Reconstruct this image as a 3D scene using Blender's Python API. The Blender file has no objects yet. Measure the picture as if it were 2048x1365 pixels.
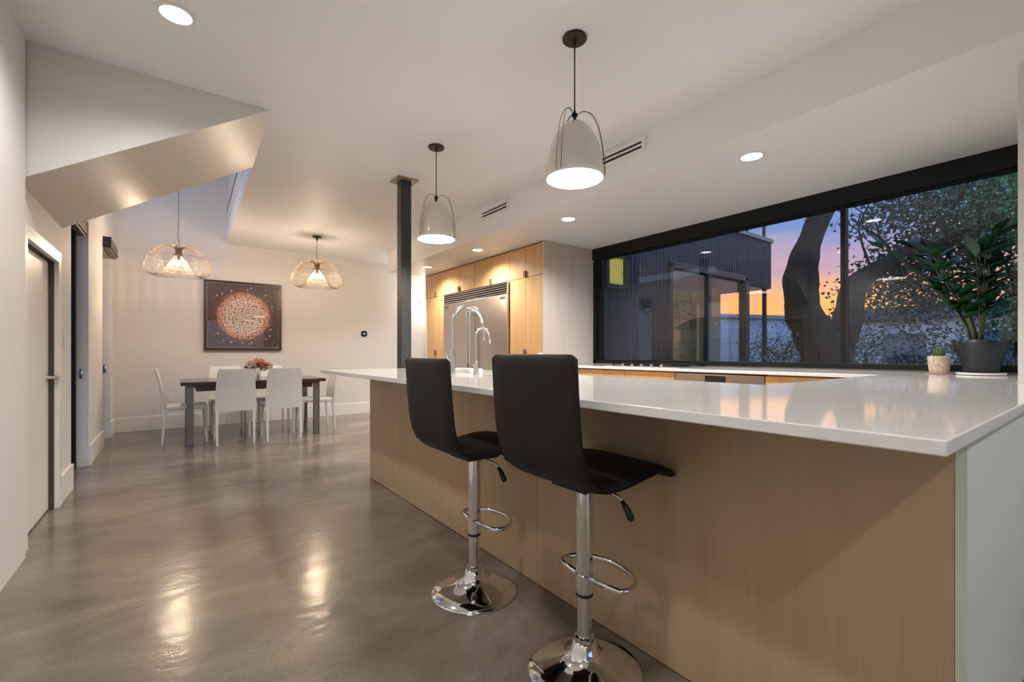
import bpy, bmesh, math, random
from mathutils import Vector, Matrix, noise
random.seed(7)
C = bpy.context.scene.collection
SC = bpy.context.scene
R = math.radians
PI = math.pi

# ------------------------------------------------------------------ camera
H = 1.08                      # camera height, m
F_PX, CX, HY = 910.0, 1024.0, 707.0
YAW = math.atan((1024 - 350) / F_PX)
cam = bpy.data.cameras.new('camera'); cam.sensor_width = 36.0
cam.lens = F_PX * 36.0 / 2048.0
cam.shift_y = (HY - 682.5) / 2048.0
cam.clip_start = 0.02; cam.clip_end = 300
cam_o = bpy.data.objects.new('camera', cam); C.objects.link(cam_o)
cam_o.location = (0, 0, H); cam_o.rotation_euler = (R(90), 0, -YAW)
SC.camera = cam_o
_fw = Vector((math.sin(YAW), math.cos(YAW), 0)); _rt = Vector((math.cos(YAW), -math.sin(YAW), 0))
def at(u, v, x=None, y=None, z=None, d=None):
    """point on the sight line of photo pixel (u, v) where it meets a known plane (or lies at depth d)"""
    r = _fw + _rt * ((u - CX) / F_PX) + Vector((0, 0, (HY - v) / F_PX))
    if x is not None: t = x / r.x
    elif y is not None: t = y / r.y
    elif z is not None: t = (z - H) / r.z
    else: t = d
    return Vector((0, 0, H)) + r * t

# ------------------------------------------------------------------ view, world
SC.view_settings.view_transform = 'Standard'; SC.view_settings.look = 'None'
SC.view_settings.gamma = 1.0; SC.view_settings.use_curve_mapping = False
SC.view_settings.exposure = 1.04
SC.cycles.use_denoising = True
SC.cycles.max_bounces = 7; SC.cycles.diffuse_bounces = 4; SC.cycles.glossy_bounces = 4
SC.cycles.transparent_max_bounces = 10
SC.cycles.sample_clamp_indirect = 6.0
SC.cycles.caustics_reflective = False; SC.cycles.caustics_refractive = False

world = bpy.data.worlds.new('dusk_sky'); SC.world = world; world.use_nodes = True
wt = world.node_tree; wt.nodes.clear()
def wn(t): return wt.nodes.new(t)
w_out = wn('ShaderNodeOutputWorld'); w_bg = wn('ShaderNodeBackground')
w_tc = wn('ShaderNodeTexCoord'); w_sep = wn('ShaderNodeSeparateXYZ')
w_noise = wn('ShaderNodeTexNoise'); w_map = wn('ShaderNodeMapping')
w_map.inputs['Scale'].default_value = (2.0, 2.0, 9.0)
w_noise.inputs['Scale'].default_value = 1.6; w_noise.inputs['Detail'].default_value = 5
w_m = wn('ShaderNodeMath'); w_m.operation = 'MULTIPLY_ADD'; w_m.inputs[1].default_value = 0.20; w_m.inputs[2].default_value = -0.10
w_a = wn('ShaderNodeMath'); w_a.operation = 'ADD'
def ramp(stops):
    r = wn('ShaderNodeValToRGB'); e = r.color_ramp.elements
    e[0].position = stops[0][0]; e[0].color = (*stops[0][1], 1); e[1].position = stops[-1][0]; e[1].color = (*stops[-1][1], 1)
    for p, c in stops[1:-1]: x = e.new(p); x.color = (*c, 1)
    wt.links.new(w_a.outputs[0], r.inputs[0]); return r
# sunset side (east of the room, where the window looks) and the blue dusk opposite
w_r1 = ramp([(0, (1.0, .40, .07)), (.085, (1.0, .43, .13)), (.125, (.72, .37, .27)), (.175, (.40, .30, .44)), (.225, (.16, .24, .50)), (.35, (.12, .23, .55)), (1, (.13, .25, .56))])
w_r2 = ramp([(0, (.66, .70, .86)), (.15, (.58, .65, .90)), (.30, (.42, .54, .90)), (.45, (.26, .40, .78)), (1, (.15, .27, .58))])
w_dot = wn('ShaderNodeVectorMath'); w_dot.operation = 'DOT_PRODUCT'; w_dot.inputs[1].default_value = (math.sin(R(68)), math.cos(R(68)), 0)
w_mr = wn('ShaderNodeMapRange'); w_mr.inputs['From Min'].default_value = .1; w_mr.inputs['From Max'].default_value = .85
w_mix = wn('ShaderNodeMix'); w_mix.data_type = 'RGBA'
wl = wt.links.new
wl(w_tc.outputs['Generated'], w_sep.inputs[0]); wl(w_tc.outputs['Generated'], w_dot.inputs[0]); wl(w_dot.outputs['Value'], w_mr.inputs[0])
wl(w_tc.outputs['Generated'], w_map.inputs[0]); wl(w_map.outputs[0], w_noise.inputs['Vector'])
wl(w_noise.outputs['Fac'], w_m.inputs[0]); wl(w_m.outputs[0], w_a.inputs[0]); wl(w_sep.outputs['Z'], w_a.inputs[1])
wl(w_mr.outputs[0], w_mix.inputs[0]); wl(w_r2.outputs[0], w_mix.inputs[6]); wl(w_r1.outputs[0], w_mix.inputs[7])
wl(w_mix.outputs[2], w_bg.inputs['Color']); w_bg.inputs['Strength'].default_value = 0.7
wl(w_bg.outputs[0], w_out.inputs[0])

# ------------------------------------------------------------------ materials
def new_mat(name):
    m = bpy.data.materials.new(name); m.use_nodes = True
    return m, m.node_tree, m.node_tree.nodes['Principled BSDF']
def mat(name, col, rough=0.5, metal=0.0, spec=0.5, emit=None, estr=0.0, var=0.0, vscale=6.0, bump=0.0, bscale=40.0, coat=0.0, trans=0.0, vstretch=(1, 1, 1), rvar=0.0):
    m, t, b = new_mat(name)
    b.inputs['Base Color'].default_value = (*col, 1); b.inputs['Roughness'].default_value = rough
    b.inputs['Metallic'].default_value = metal; b.inputs['Specular IOR Level'].default_value = spec
    b.inputs['Coat Weight'].default_value = coat; b.inputs['Coat Roughness'].default_value = 0.05
    b.inputs['Transmission Weight'].default_value = trans
    if emit: b.inputs['Emission Color'].default_value = (*emit, 1); b.inputs['Emission Strength'].default_value = estr
    if var or bump or rvar:
        tc = t.nodes.new('ShaderNodeTexCoord'); mp = t.nodes.new('ShaderNodeMapping'); mp.inputs['Scale'].default_value = vstretch
        t.links.new(tc.outputs['Object'], mp.inputs[0])
    if var or rvar:
        n = t.nodes.new('ShaderNodeTexNoise'); n.inputs['Scale'].default_value = vscale; n.inputs['Detail'].default_value = 6
        t.links.new(mp.outputs[0], n.inputs['Vector'])
        r = t.nodes.new('ShaderNodeValToRGB')
        r.color_ramp.elements[0].position = 0.3; r.color_ramp.elements[1].position = 0.7
        r.color_ramp.elements[0].color = (*[max(0, c * (1 - var)) for c in col], 1)
        r.color_ramp.elements[1].color = (*[min(1, c * (1 + var)) for c in col], 1)
        t.links.new(n.outputs['Fac'], r.inputs[0]); t.links.new(r.outputs[0], b.inputs['Base Color'])
        if rvar:
            mr = t.nodes.new('ShaderNodeMapRange'); mr.inputs['To Min'].default_value = rough - rvar; mr.inputs['To Max'].default_value = rough + rvar
            mr.inputs['From Min'].default_value = .3; mr.inputs['From Max'].default_value = .7
            t.links.new(n.outputs['Fac'], mr.inputs[0]); t.links.new(mr.outputs[0], b.inputs['Roughness'])
    if bump:
        n2 = t.nodes.new('ShaderNodeTexNoise'); n2.inputs['Scale'].default_value = bscale; n2.inputs['Detail'].default_value = 4
        t.links.new(mp.outputs[0], n2.inputs['Vector'])
        bp = t.nodes.new('ShaderNodeBump'); bp.inputs['Strength'].default_value = bump; bp.inputs['Distance'].default_value = 0.01
        t.links.new(n2.outputs['Fac'], bp.inputs['Height']); t.links.new(bp.outputs[0], b.inputs['Normal'])
    return m
def emit_mat(name, col, s):
    m, t, b = new_mat(name); t.nodes.remove(b)
    e = t.nodes.new('ShaderNodeEmission'); e.inputs[0].default_value = (*col, 1); e.inputs[1].default_value = s
    t.links.new(e.outputs[0], t.nodes['Material Output'].inputs[0]); return m
def glass_mat(name, tint=(1, 1, 1), ior=1.45, gain=1.0):
    m, t, b = new_mat(name); t.nodes.remove(b)
    tr = t.nodes.new('ShaderNodeBsdfTransparent'); tr.inputs[0].default_value = (*tint, 1)
    gl = t.nodes.new('ShaderNodeBsdfGlossy'); gl.inputs['Roughness'].default_value = 0.0
    # Schlick reflectance (the same from both sides of the thin pane)
    lw = t.nodes.new('ShaderNodeLayerWeight'); lw.inputs['Blend'].default_value = .5
    pw = t.nodes.new('ShaderNodeMath'); pw.operation = 'POWER'; pw.inputs[1].default_value = 5
    f0 = ((ior - 1) / (ior + 1)) ** 2
    mu = t.nodes.new('ShaderNodeMath'); mu.operation = 'MULTIPLY_ADD'; mu.inputs[1].default_value = (1 - f0) * gain; mu.inputs[2].default_value = f0 * gain; mu.use_clamp = True
    mx = t.nodes.new('ShaderNodeMixShader')
    t.links.new(lw.outputs['Facing'], pw.inputs[0]); t.links.new(pw.outputs[0], mu.inputs[0]); t.links.new(mu.outputs[0], mx.inputs[0])
    t.links.new(tr.outputs[0], mx.inputs[1]); t.links.new(gl.outputs[0], mx.inputs[2])
    t.links.new(mx.outputs[0], t.nodes['Material Output'].inputs[0]); return m
def wood_mat(name, c1, c2, rough=0.42):
    m, t, b = new_mat(name)
    tc = t.nodes.new('ShaderNodeTexCoord'); mp = t.nodes.new('ShaderNodeMapping'); mp.inputs['Scale'].default_value = (70, 70, 1.2)
    n = t.nodes.new('ShaderNodeTexNoise'); n.inputs['Scale'].default_value = 3.0; n.inputs['Detail'].default_value = 6; n.inputs['Roughness'].default_value = .7
    mp2 = t.nodes.new('ShaderNodeMapping'); mp2.inputs['Scale'].default_value = (6, 6, .35)
    n2 = t.nodes.new('ShaderNodeTexNoise'); n2.inputs['Scale'].default_value = 2.0; n2.inputs['Detail'].default_value = 3
    ad = t.nodes.new('ShaderNodeMath'); ad.operation = 'MULTIPLY_ADD'; ad.inputs[1].default_value = .6
    sc2 = t.nodes.new('ShaderNodeMath'); sc2.operation = 'MULTIPLY'; sc2.inputs[1].default_value = .4
    r = t.nodes.new('ShaderNodeValToRGB'); r.color_ramp.elements[0].position = .34; r.color_ramp.elements[1].position = .66
    r.color_ramp.elements[0].color = (*c1, 1); r.color_ramp.elements[1].color = (*c2, 1)
    L = t.links.new
    L(tc.outputs['Object'], mp.inputs[0]); L(mp.outputs[0], n.inputs['Vector']); L(tc.outputs['Object'], mp2.inputs[0]); L(mp2.outputs[0], n2.inputs['Vector'])
    L(n2.outputs['Fac'], sc2.inputs[0]); L(n.outputs['Fac'], ad.inputs[0]); L(sc2.outputs[0], ad.inputs[2]); L(ad.outputs[0], r.inputs[0]); L(r.outputs[0], b.inputs['Base Color'])
    b.inputs['Roughness'].default_value = rough
    return m

M = {}
M['wall'] = mat('wall_paint', (0.72, 0.70, 0.67), 0.6, spec=.3)
M['ceil'] = mat('ceiling_paint', (0.82, 0.82, 0.83), 0.55, spec=.3)
M['trim'] = mat('trim_paint', (0.80, 0.79, 0.77), 0.35)
M['door'] = mat('door_paint', (0.78, 0.76, 0.72), 0.4)
M['stair'] = mat('satin_stair_paint', (0.66, 0.62, 0.57), 0.38, bump=.03, bscale=8)
M['oak'] = wood_mat('honey_oak_veneer', (0.50, 0.275, 0.11), (0.64, 0.375, 0.165), .34)
M['oak_panel'] = wood_mat('taupe_oak_panel', (0.47, 0.335, 0.20), (0.57, 0.42, 0.265), .42)
M['side_panel'] = wood_mat('grey_beige_panel', (0.50, 0.44, 0.37), (0.60, 0.53, 0.45), .5)
M['quartz'] = mat('white_quartz', (0.74, 0.72, 0.70), 0.07, var=.02, vscale=30)
M['steel'] = mat('brushed_steel', (0.60, 0.56, 0.52), 0.26, 1.0, var=.06, vscale=5, vstretch=(30, 30, 1))
M['chrome'] = mat('chrome', (0.80, 0.80, 0.80), 0.06, 1.0)
M['chrome_b'] = mat('brushed_chrome', (0.72, 0.72, 0.72), 0.18, 1.0)
M['nickel'] = mat('satin_nickel', (0.72, 0.68, 0.62), 0.25, 1.0)
M['black_steel'] = mat('black_steel', (0.005, 0.006, 0.006), 0.4, spec=.25)
M['column'] = mat('column_paint', (0.030, 0.034, 0.032), 0.45)
M['brass_plate'] = mat('raw_steel_plate', (0.34, 0.26, 0.17), 0.45, .4, var=.3, vscale=20)
M['black_leather'] = mat('black_leatherette', (0.008, 0.007, 0.006), 0.55, spec=.3, bump=.15, bscale=220)
M['black_plastic'] = mat('black_plastic', (0.01, 0.01, 0.011), 0.35)
M['white_leather'] = mat('white_leatherette', (0.80, 0.80, 0.78), 0.4, bump=.05, bscale=150)
M['bronze'] = mat('bronze_canopy', (0.045, 0.03, 0.022), 0.4, .6)
M['cord'] = mat('black_cord', (0.01, 0.01, 0.015), 0.5)
M['shade'] = mat('glossy_ceramic_shade', (0.70, 0.66, 0.58), 0.12, coat=.5)
M['shade_in'] = mat('white_shade_lining', (0.90, 0.88, 0.84), 0.5)
M['wire'] = mat('bronze_wire', (0.30, 0.22, 0.16), 0.5, .6)
M['bulb'] = emit_mat('warm_bulb', (1.0, 0.76, 0.53), 1850)
M['pend_bulb'] = emit_mat('pendant_bulb', (1.0, 0.90, 0.74), 14)
M['lens'] = emit_mat('downlight_lens', (1.0, 0.93, 0.84), 7)
M['table_top'] = mat('dark_walnut_glass', (0.055, 0.032, 0.024), 0.16, var=.15, vscale=3)
M['table_leg'] = mat('grey_metal_leg', (0.20, 0.185, 0.17), 0.38, .5)
M['pull_metal'] = mat('dark_brushed_pull', (0.30, 0.24, 0.18), 0.35, .8)
M['glass'] = glass_mat('clear_glass', (0.96, 0.98, 0.97), 1.5, 1.0)
M['glass_thin'] = glass_mat('vase_glass', (0.93, 0.94, 0.94), 1.45, 1.2)
M['black'] = mat('matt_black', (0.008, 0.008, 0.009), 0.5)
M['socket'] = mat('white_plastic', (0.78, 0.76, 0.73), 0.35)
M['valance'] = mat('bronze_shade_cassette', (0.16, 0.11, 0.085), 0.4, .3)

# polished concrete
def concrete():
    m, t, b = new_mat('polished_concrete'); L = t.links.new
    tc = t.nodes.new('ShaderNodeTexCoord')
    mp = t.nodes.new('ShaderNodeMapping'); mp.inputs['Rotation'].default_value = (0, 0, R(35)); mp.inputs['Scale'].default_value = (1.0, 1.8, 1)
    n1 = t.nodes.new('ShaderNodeTexNoise'); n1.inputs['Scale'].default_value = 1.1; n1.inputs['Detail'].default_value = 8; n1.inputs['Roughness'].default_value = .62; n1.inputs['Distortion'].default_value = .6
    n2 = t.nodes.new('ShaderNodeTexNoise'); n2.inputs['Scale'].default_value = 120; n2.inputs['Detail'].default_value = 3
    r1 = t.nodes.new('ShaderNodeValToRGB'); e = r1.color_ramp.elements
    e[0].position = .33; e[0].color = (0.120, 0.096, 0.068, 1); e[1].position = .70; e[1].color = (0.30, 0.255, 0.205, 1)
    x = r1.color_ramp.elements.new(.52); x.color = (0.205, 0.170, 0.128, 1)
    r2 = t.nodes.new('ShaderNodeValToRGB'); r2.color_ramp.elements[0].position = .3; r2.color_ramp.elements[0].color = (.82, .82, .82, 1); r2.color_ramp.elements[1].position = .7; r2.color_ramp.elements[1].color = (1.12, 1.12, 1.12, 1)
    mx = t.nodes.new('ShaderNodeMix'); mx.data_type = 'RGBA'; mx.blend_type = 'MULTIPLY'; mx.inputs[0].default_value = 1
    # rust-brown scuff streaks
    n3 = t.nodes.new('ShaderNodeTexNoise'); n3.inputs['Scale'].default_value = 2.6; n3.inputs['Detail'].default_value = 9; n3.inputs['Roughness'].default_value = .75; n3.inputs['Distortion'].default_value = 1.5
    mp3 = t.nodes.new('ShaderNodeMapping'); mp3.inputs['Rotation'].default_value = (0, 0, R(-38)); mp3.inputs['Scale'].default_value = (.8, 3, 1)
    r3 = t.nodes.new('ShaderNodeValToRGB'); r3.color_ramp.elements[0].position = .66; r3.color_ramp.elements[0].color = (0, 0, 0, 1); r3.color_ramp.elements[1].position = .74; r3.color_ramp.elements[1].color = (.7, .7, .7, 1)
    mx3 = t.nodes.new('ShaderNodeMix'); mx3.data_type = 'RGBA'
    L(tc.outputs['Object'], mp.inputs[0]); L(mp.outputs[0], n1.inputs['Vector']); L(tc.outputs['Object'], n2.inputs['Vector'])
    L(tc.outputs['Object'], mp3.inputs[0]); L(mp3.outputs[0], n3.inputs['Vector']); L(n3.outputs['Fac'], r3.inputs[0])
    L(n1.outputs['Fac'], r1.inputs[0]); L(n2.outputs['Fac'], r2.inputs[0]); L(r1.outputs[0], mx.inputs[6]); L(r2.outputs[0], mx.inputs[7])
    L(r3.outputs[0], mx3.inputs[0]); L(mx.outputs[2], mx3.inputs[6]); mx3.inputs[7].default_value = (0.09, 0.05, 0.028, 1)
    L(mx3.outputs[2], b.inputs['Base Color'])
    mr = t.nodes.new('ShaderNodeMapRange'); mr.inputs['From Min'].default_value = .3; mr.inputs['From Max'].default_value = .7; mr.inputs['To Min'].default_value = .26; mr.inputs['To Max'].default_value = .15
    L(n1.outputs['Fac'], mr.inputs[0]); L(mr.outputs[0], b.inputs['Roughness'])
    b.inputs['Specular IOR Level'].default_value = .6
    bp = t.nodes.new('ShaderNodeBump'); bp.inputs['Strength'].default_value = .12; bp.inputs['Distance'].default_value = .02
    n4 = t.nodes.new('ShaderNodeTexNoise'); n4.inputs['Scale'].default_value = 7; n4.inputs['Detail'].default_value = 3
    L(mp.outputs[0], n4.inputs['Vector']); L(n4.outputs['Fac'], bp.inputs['Height']); L(bp.outputs[0], b.inputs['Normal'])
    return m
M['concrete'] = concrete()

# ------------------------------------------------------------------ builders
class MB:
    def __init__(s): s.v = []; s.f = []; s.m = []
    def add(s, vs, fs, mi=0):
        o = len(s.v); s.v += [tuple(p) for p in vs]; s.f += [tuple(i + o for i in f) for f in fs]; s.m += [mi] * len(fs); return s
    def box(s, x0, x1, y0, y1, z0, z1, mi=0):
        return s.add([(x0, y0, z0), (x1, y0, z0), (x1, y1, z0), (x0, y1, z0), (x0, y0, z1), (x1, y0, z1), (x1, y1, z1), (x0, y1, z1)],
                     [(0, 3, 2, 1), (4, 5, 6, 7), (0, 1, 5, 4), (1, 2, 6, 5), (2, 3, 7, 6), (3, 0, 4, 7)], mi)
    def prism(s, poly, z0, z1, mi=0):
        n = len(poly)
        a = sum(poly[i][0] * poly[(i + 1) % n][1] - poly[(i + 1) % n][0] * poly[i][1] for i in range(n))
        if a < 0: poly = poly[::-1]
        return s.add([(x, y, z0) for x, y in poly] + [(x, y, z1) for x, y in poly],
                     [tuple(range(n))[::-1], tuple(range(n, 2 * n))] + [(i, (i + 1) % n, n + (i + 1) % n, n + i) for i in range(n)], mi)
    def lathe(s, prof, seg=32, c=(0, 0, 0), mi=0, close=False):
        o = []
        for r, z in prof:
            for k in range(seg):
                a = 2 * PI * k / seg; o.append((c[0] + r * math.cos(a), c[1] + r * math.sin(a), c[2] + z))
        fs = []; n = len(prof)
        for i in range(n - 1 if not close else n):
            j = (i + 1) % n
            for k in range(seg):
                k2 = (k + 1) % seg; fs.append((i * seg + k, i * seg + k2, j * seg + k2, j * seg + k))
        s.add(o, fs, mi)
        if not close:
            b = len(s.v) - len(o)
            if prof[0][0] > 1e-4: s.f.append(tuple(b + k for k in range(seg))[::-1]); s.m.append(mi)
            if prof[-1][0] > 1e-4: s.f.append(tuple(b + (n - 1) * seg + k for k in range(seg))); s.m.append(mi)
        return s
    def tube(s, pts, rad, seg=8, closed=False, cap=True, mi=0):
        pts = [Vector(p) for p in pts]; n = len(pts)
        rr = rad if isinstance(rad, (list, tuple)) else [rad] * n
        tan = []
        for i in range(n):
            a = pts[(i - 1) % n] if (closed or i > 0) else pts[i]; b = pts[(i + 1) % n] if (closed or i < n - 1) else pts[i]
            tan.append((b - a).normalized())
        ref = Vector((0, 0, 1)) if abs(tan[0].z) < .9 else Vector((1, 0, 0))
        nx = tan[0].cross(ref).normalized(); o = []
        for i in range(n):
            nx = (nx - tan[i] * nx.dot(tan[i])).normalized(); ny = tan[i].cross(nx)
            for k in range(seg):
                a = 2 * PI * k / seg; o.append(pts[i] + (nx * math.cos(a) + ny * math.sin(a)) * rr[i])
        fs = []
        for i in range(n if closed else n - 1):
            j = (i + 1) % n
            for k in range(seg):
                k2 = (k + 1) % seg; fs.append((i * seg + k, i * seg + k2, j * seg + k2, j * seg + k))
        if cap and not closed: fs += [tuple(range(seg))[::-1], tuple((n - 1) * seg + k for k in range(seg))]
        return s.add(o, fs, mi)
    def build(s, name, mats, parent=None, smooth=False, bevel=0, bseg=2, sub=0, auto=None):
        me = bpy.data.meshes.new(name); me.from_pydata(s.v, [], s.f); me.update()
        if not isinstance(mats, (list, tuple)): mats = [mats]
        for m in mats: me.materials.append(M[m] if isinstance(m, str) else m)
        for p, i in zip(me.polygons, s.m): p.material_index = i
        if smooth or sub: me.polygons.foreach_set('use_smooth', [True] * len(me.polygons))
        if auto: me.polygons.foreach_set('use_smooth', [True] * len(me.polygons)); me.set_sharp_from_angle(angle=R(auto))
        o = bpy.data.objects.new(name, me); C.objects.link(o)
        if parent is not None: o.parent = parent
        if bevel:
            b = o.modifiers.new('bevel', 'BEVEL'); b.width = bevel; b.segments = bseg; b.limit_method = 'ANGLE'; b.angle_limit = R(40)
        if sub:
            b = o.modifiers.new('sub', 'SUBSURF'); b.levels = sub; b.render_levels = sub
        return o
def B(x0, x1, y0, y1, z0, z1): return MB().box(x0, x1, y0, y1, z0, z1)
def tag(o, label=None, cat=None, group=None, kind=None):
    if label: o['label'] = label
    if cat: o['category'] = cat
    if group: o['group'] = group
    if kind: o['kind'] = kind
    return o
def thing(name, label, cat, loc=(0, 0, 0), rz=0, group=None):
    o = bpy.data.objects.new(name, None); C.objects.link(o); o.location = loc; o.rotation_euler = (0, 0, rz)
    o.empty_display_size = .1
    return tag(o, label, cat, group)
def sthing(name, label=None, loc=(0, 0, 0)):
    o = bpy.data.objects.new(name, None); C.objects.link(o); o.location = loc
    return tag(o, label or None, None, None, 'structure')
def struct(name, mb, m, label=None, **k):
    return tag(mb.build(name, m, **k), label, None, None, 'structure')
def kids(o): return [c for c in bpy.data.objects if c.parent == o]
def dup(o, parent=None, loc=None, rz=None, label=None):
    c = o.copy(); C.objects.link(c)
    if parent is not None: c.parent = parent
    if loc is not None: c.location = loc
    if rz is not None: c.rotation_euler = (0, 0, rz)
    if label: c['label'] = label
    for ch in kids(o): dup(ch, c)
    return c
def lamp(name, typ, loc, power, col, parent=None, radius=.05, spot=None, blend=.5):
    l = bpy.data.lights.new(name, typ); l.energy = power; l.color = col; l.shadow_soft_size = radius
    if spot: l.spot_size = R(spot); l.spot_blend = blend
    o = bpy.data.objects.new(name, l); C.objects.link(o); o.location = loc
    if parent is not None: o.parent = parent
    return o
WARM = (1.0, 0.92, 0.82); SOFT = (1.0, 0.98, 0.95)

# ------------------------------------------------------------------ the room
ZC, ZK = 2.74, 2.415           # main ceiling, kitchen ceiling
XK, XW = 2.82, 4.364           # bulkhead face, window plane
XC = 3.517                     # tall cabinet fronts
YB = 8.137                     # back wall
XL, XL0 = -0.665, -0.635       # left wall, left wall beside camera
YN = -4.6                      # wall behind the camera
ZU = 5.3
struct('floor', MB().prism([(-.95, YN - .1), (4.57, YN - .1), (4.57, 7.25), (6.2, 7.25), (6.2, YB + .1), (-.95, YB + .1)], -.12, 0), 'concrete', 'polished grey-brown concrete floor')
struct('ceiling', MB().prism([(-.95, YN), (XK, YN), (XK, 7.25), (6.2, 7.25), (6.2, YB + .1), (.632, YB + .1), (.556, 4.64), (.53, 3.5), (-.95, 3.5)], ZC, ZC + .2), 'ceil', 'flat white main ceiling')
struct('ceiling_kitchen', B(XK, 4.6, YN, 7.25, ZK, ZC + .2), 'ceil', 'lowered white kitchen ceiling with bulkhead face')
struct('ceiling_upper', B(-.95, .9, 3.5, YB + .1, ZU, ZU + .1), 'ceil')
# left wall with two glazed openings (A, B) and an unseen clerestory
A0, A1, B0, B1 = 5.0, 5.92, 6.95, 7.72
w = MB()
ZA, ZB = 2.33, 2.28
for y0, y1, z0, z1 in ((3.46, 3.58, 0, ZU), (3.58, 4.42, 1.715, ZU), (4.42, A0, 0, ZU), (A0, A1, ZA, ZU), (A1, B0, 0, ZU), (B0, B1, ZB, ZU), (B1, YB, 0, ZU)):
    if y0 < 4.5: w.box(-.95, XL, y0, y1, z0, z1)
    else: w.box(-.95, XL, y0, y1, z0, 2.85)
w.box(-.95, XL, 4.42, YB, 5.1, ZU); w.box(-.95, XL, 7.95, YB, 2.85, 5.1)   # unseen clerestory band, enlarged to let in blue sky light, between 2.85 and 5.1 m
struct('wall_left', w, 'wall', 'white left wall with closet door and two tall openings')
struct('wall_left_front', B(-.95, XL0, YN, 3.46, 0, ZC), 'wall', 'white wall end at the far left edge of the photo')
struct('wall_back', B(-.95, 6.2, YB, YB + .15, 0, ZU), 'wall', 'warm white dining room back wall')
struct('wall_upper', MB().prism([(.556, 4.64), (.632, YB), (.80, YB), (.80, 3.5), (.53, 3.5)], ZC + .2, ZU), 'wall', 'upper wall above the ceiling edge of the double-height space')
struct('wall_right', B(3.146, 4.6, YN, .30, 0, ZK), 'wall', 'pale wall end at the right edge beside the window')
# behind camera: wall with a broad glazed opening
w = MB(); w.box(-.95, 4.6, YN - .15, YN, 0, .15); w.box(-.95, 4.6, YN - .15, YN, 2.35, ZC); w.box(-.95, -.3, YN - .15, YN, .15, 2.35); w.box(2.9, 4.6, YN - .15, YN, .15, 2.35)
struct('wall_front', w, 'wall', 'wall behind the viewer with a wide opening')
# kitchen wall under and beside the window
w = MB(); w.box(XW, XW + .15, .30, 4.12, 0, .955); w.box(XW, XW + .2, 4.12, 7.25, 0, ZK); w.box(4.4, 4.56, 7.25, YB, 0, ZC)
struct('wall_window', w, 'wall', 'kitchen wall carrying the long window')
struct('wall_hall', B(XC - .02, XW, 7.215, 7.25, 0, ZK), 'wall', 'white wall end beside the tall oak cabinets')
# stair: dropped soffit that runs up to the ceiling
w = MB(); y0, y1 = 3.47, 4.64
zl = 2.01
w.add([(-.95, y0, zl - .19), (.53, y0, ZC), (-.95, y0, ZC), (-.95, y1, zl - .19), (.556, y1, ZC), (-.95, y1, ZC)], [(0, 1, 2), (3, 5, 4), (0, 3, 4, 1), (0, 2, 5, 3)])
o = struct('wall_stair', w, ['wall', 'stair'], 'sloping underside of the stair rising to the ceiling')
o.data.polygons[2].material_index = 1
# baseboards
w = MB()
for y0, y1 in ((4.50, A0), (A1, B0), (B1, YB - .016)): w.box(XL - .05, XL + .016, y0, y1, 0, .20)
struct('baseboard_left', w, 'trim', bevel=.004)
struct('baseboard_back', B(XL, XW, YB - .016, YB + .02, 0, .20), 'trim', bevel=.004)

# closet door under the stair
d = sthing('door_1', 'white flush closet door with lever handle under the stair', (XL, 4.0, 0))
w = MB(); w.box(-.008, .018, .416, .50, 0, 1.79); w.box(-.008, .018, -.50, -.416, 0, 1.79); w.box(-.008, .018, -.416, .416, 1.711, 1.79)
w.build('casing', 'trim', d, bevel=.003)
B(-.07, -.035, -.415, .4140, .012, 1.706).build('leaf', 'door', d, bevel=.003)
w = MB(); w.box(-.036, -.0085, .4150, .4185, .0, 1.709); w.box(-.036, -.0085, -.4185, .4185, 1.7095, 1.7125)
w.build('edge_strip', mat('dark_brown_strip', (.07, .05, .035), .6), d)  # thin dark brown strip between leaf and casing
h = MB(); h.lathe([(.027, 0), (.027, .008), (.012, .010), (.012, .05)], 24)
hv = [(z, y, x) for x, y, z in h.v]; h.v = [(-.035 + a, .345 + b, .915 + c) for a, b, c in hv]
ho = h.build('rose', 'nickel', d, auto=40)
MB().tube([(.015, .345, .915), (.018, .37, .915), (.018, .40, .916), (.016, .455, .917)], [.011, .011, .010, .009], 12).build('lever', 'nickel', d, auto=50)

# openings in the left wall
def opening(name, y0, y1, zt, label):
    d = sthing(name, label, (XL, (y0 + y1) / 2, 0)); hw = (y1 - y0) / 2
    w = MB(); xo, xi = -.17, -.085
    w.box(xo, xi, -hw, -hw + .06, 0, zt); w.box(xo, xi, hw - .06, hw, 0, zt); w.box(xo, xi, -hw, hw, zt - .06, zt); w.box(xo, xi, -hw, hw, 0, .06)
    w.build('frame', 'black_steel', d, bevel=.003)
    B(-.135, -.127, -hw + .06, hw - .06, .06, zt - .06).build('pane', 'glass', d)
    B(-.085, .0, hw - .004, hw + .0, .0, zt).build('jamb_liner', 'trim', d)
    MB().tube([(-.05, hw - .008, .84), (-.05, hw - .008, .93)], .013, 10).build('latch', 'chrome_b', d, smooth=True)
    return d
opening('door_2', A0, A1, ZA, 'black framed glass door in the left wall')
opening('door_3', B0, B1, ZB, 'glazed opening nearest the dining room corner')
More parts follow.
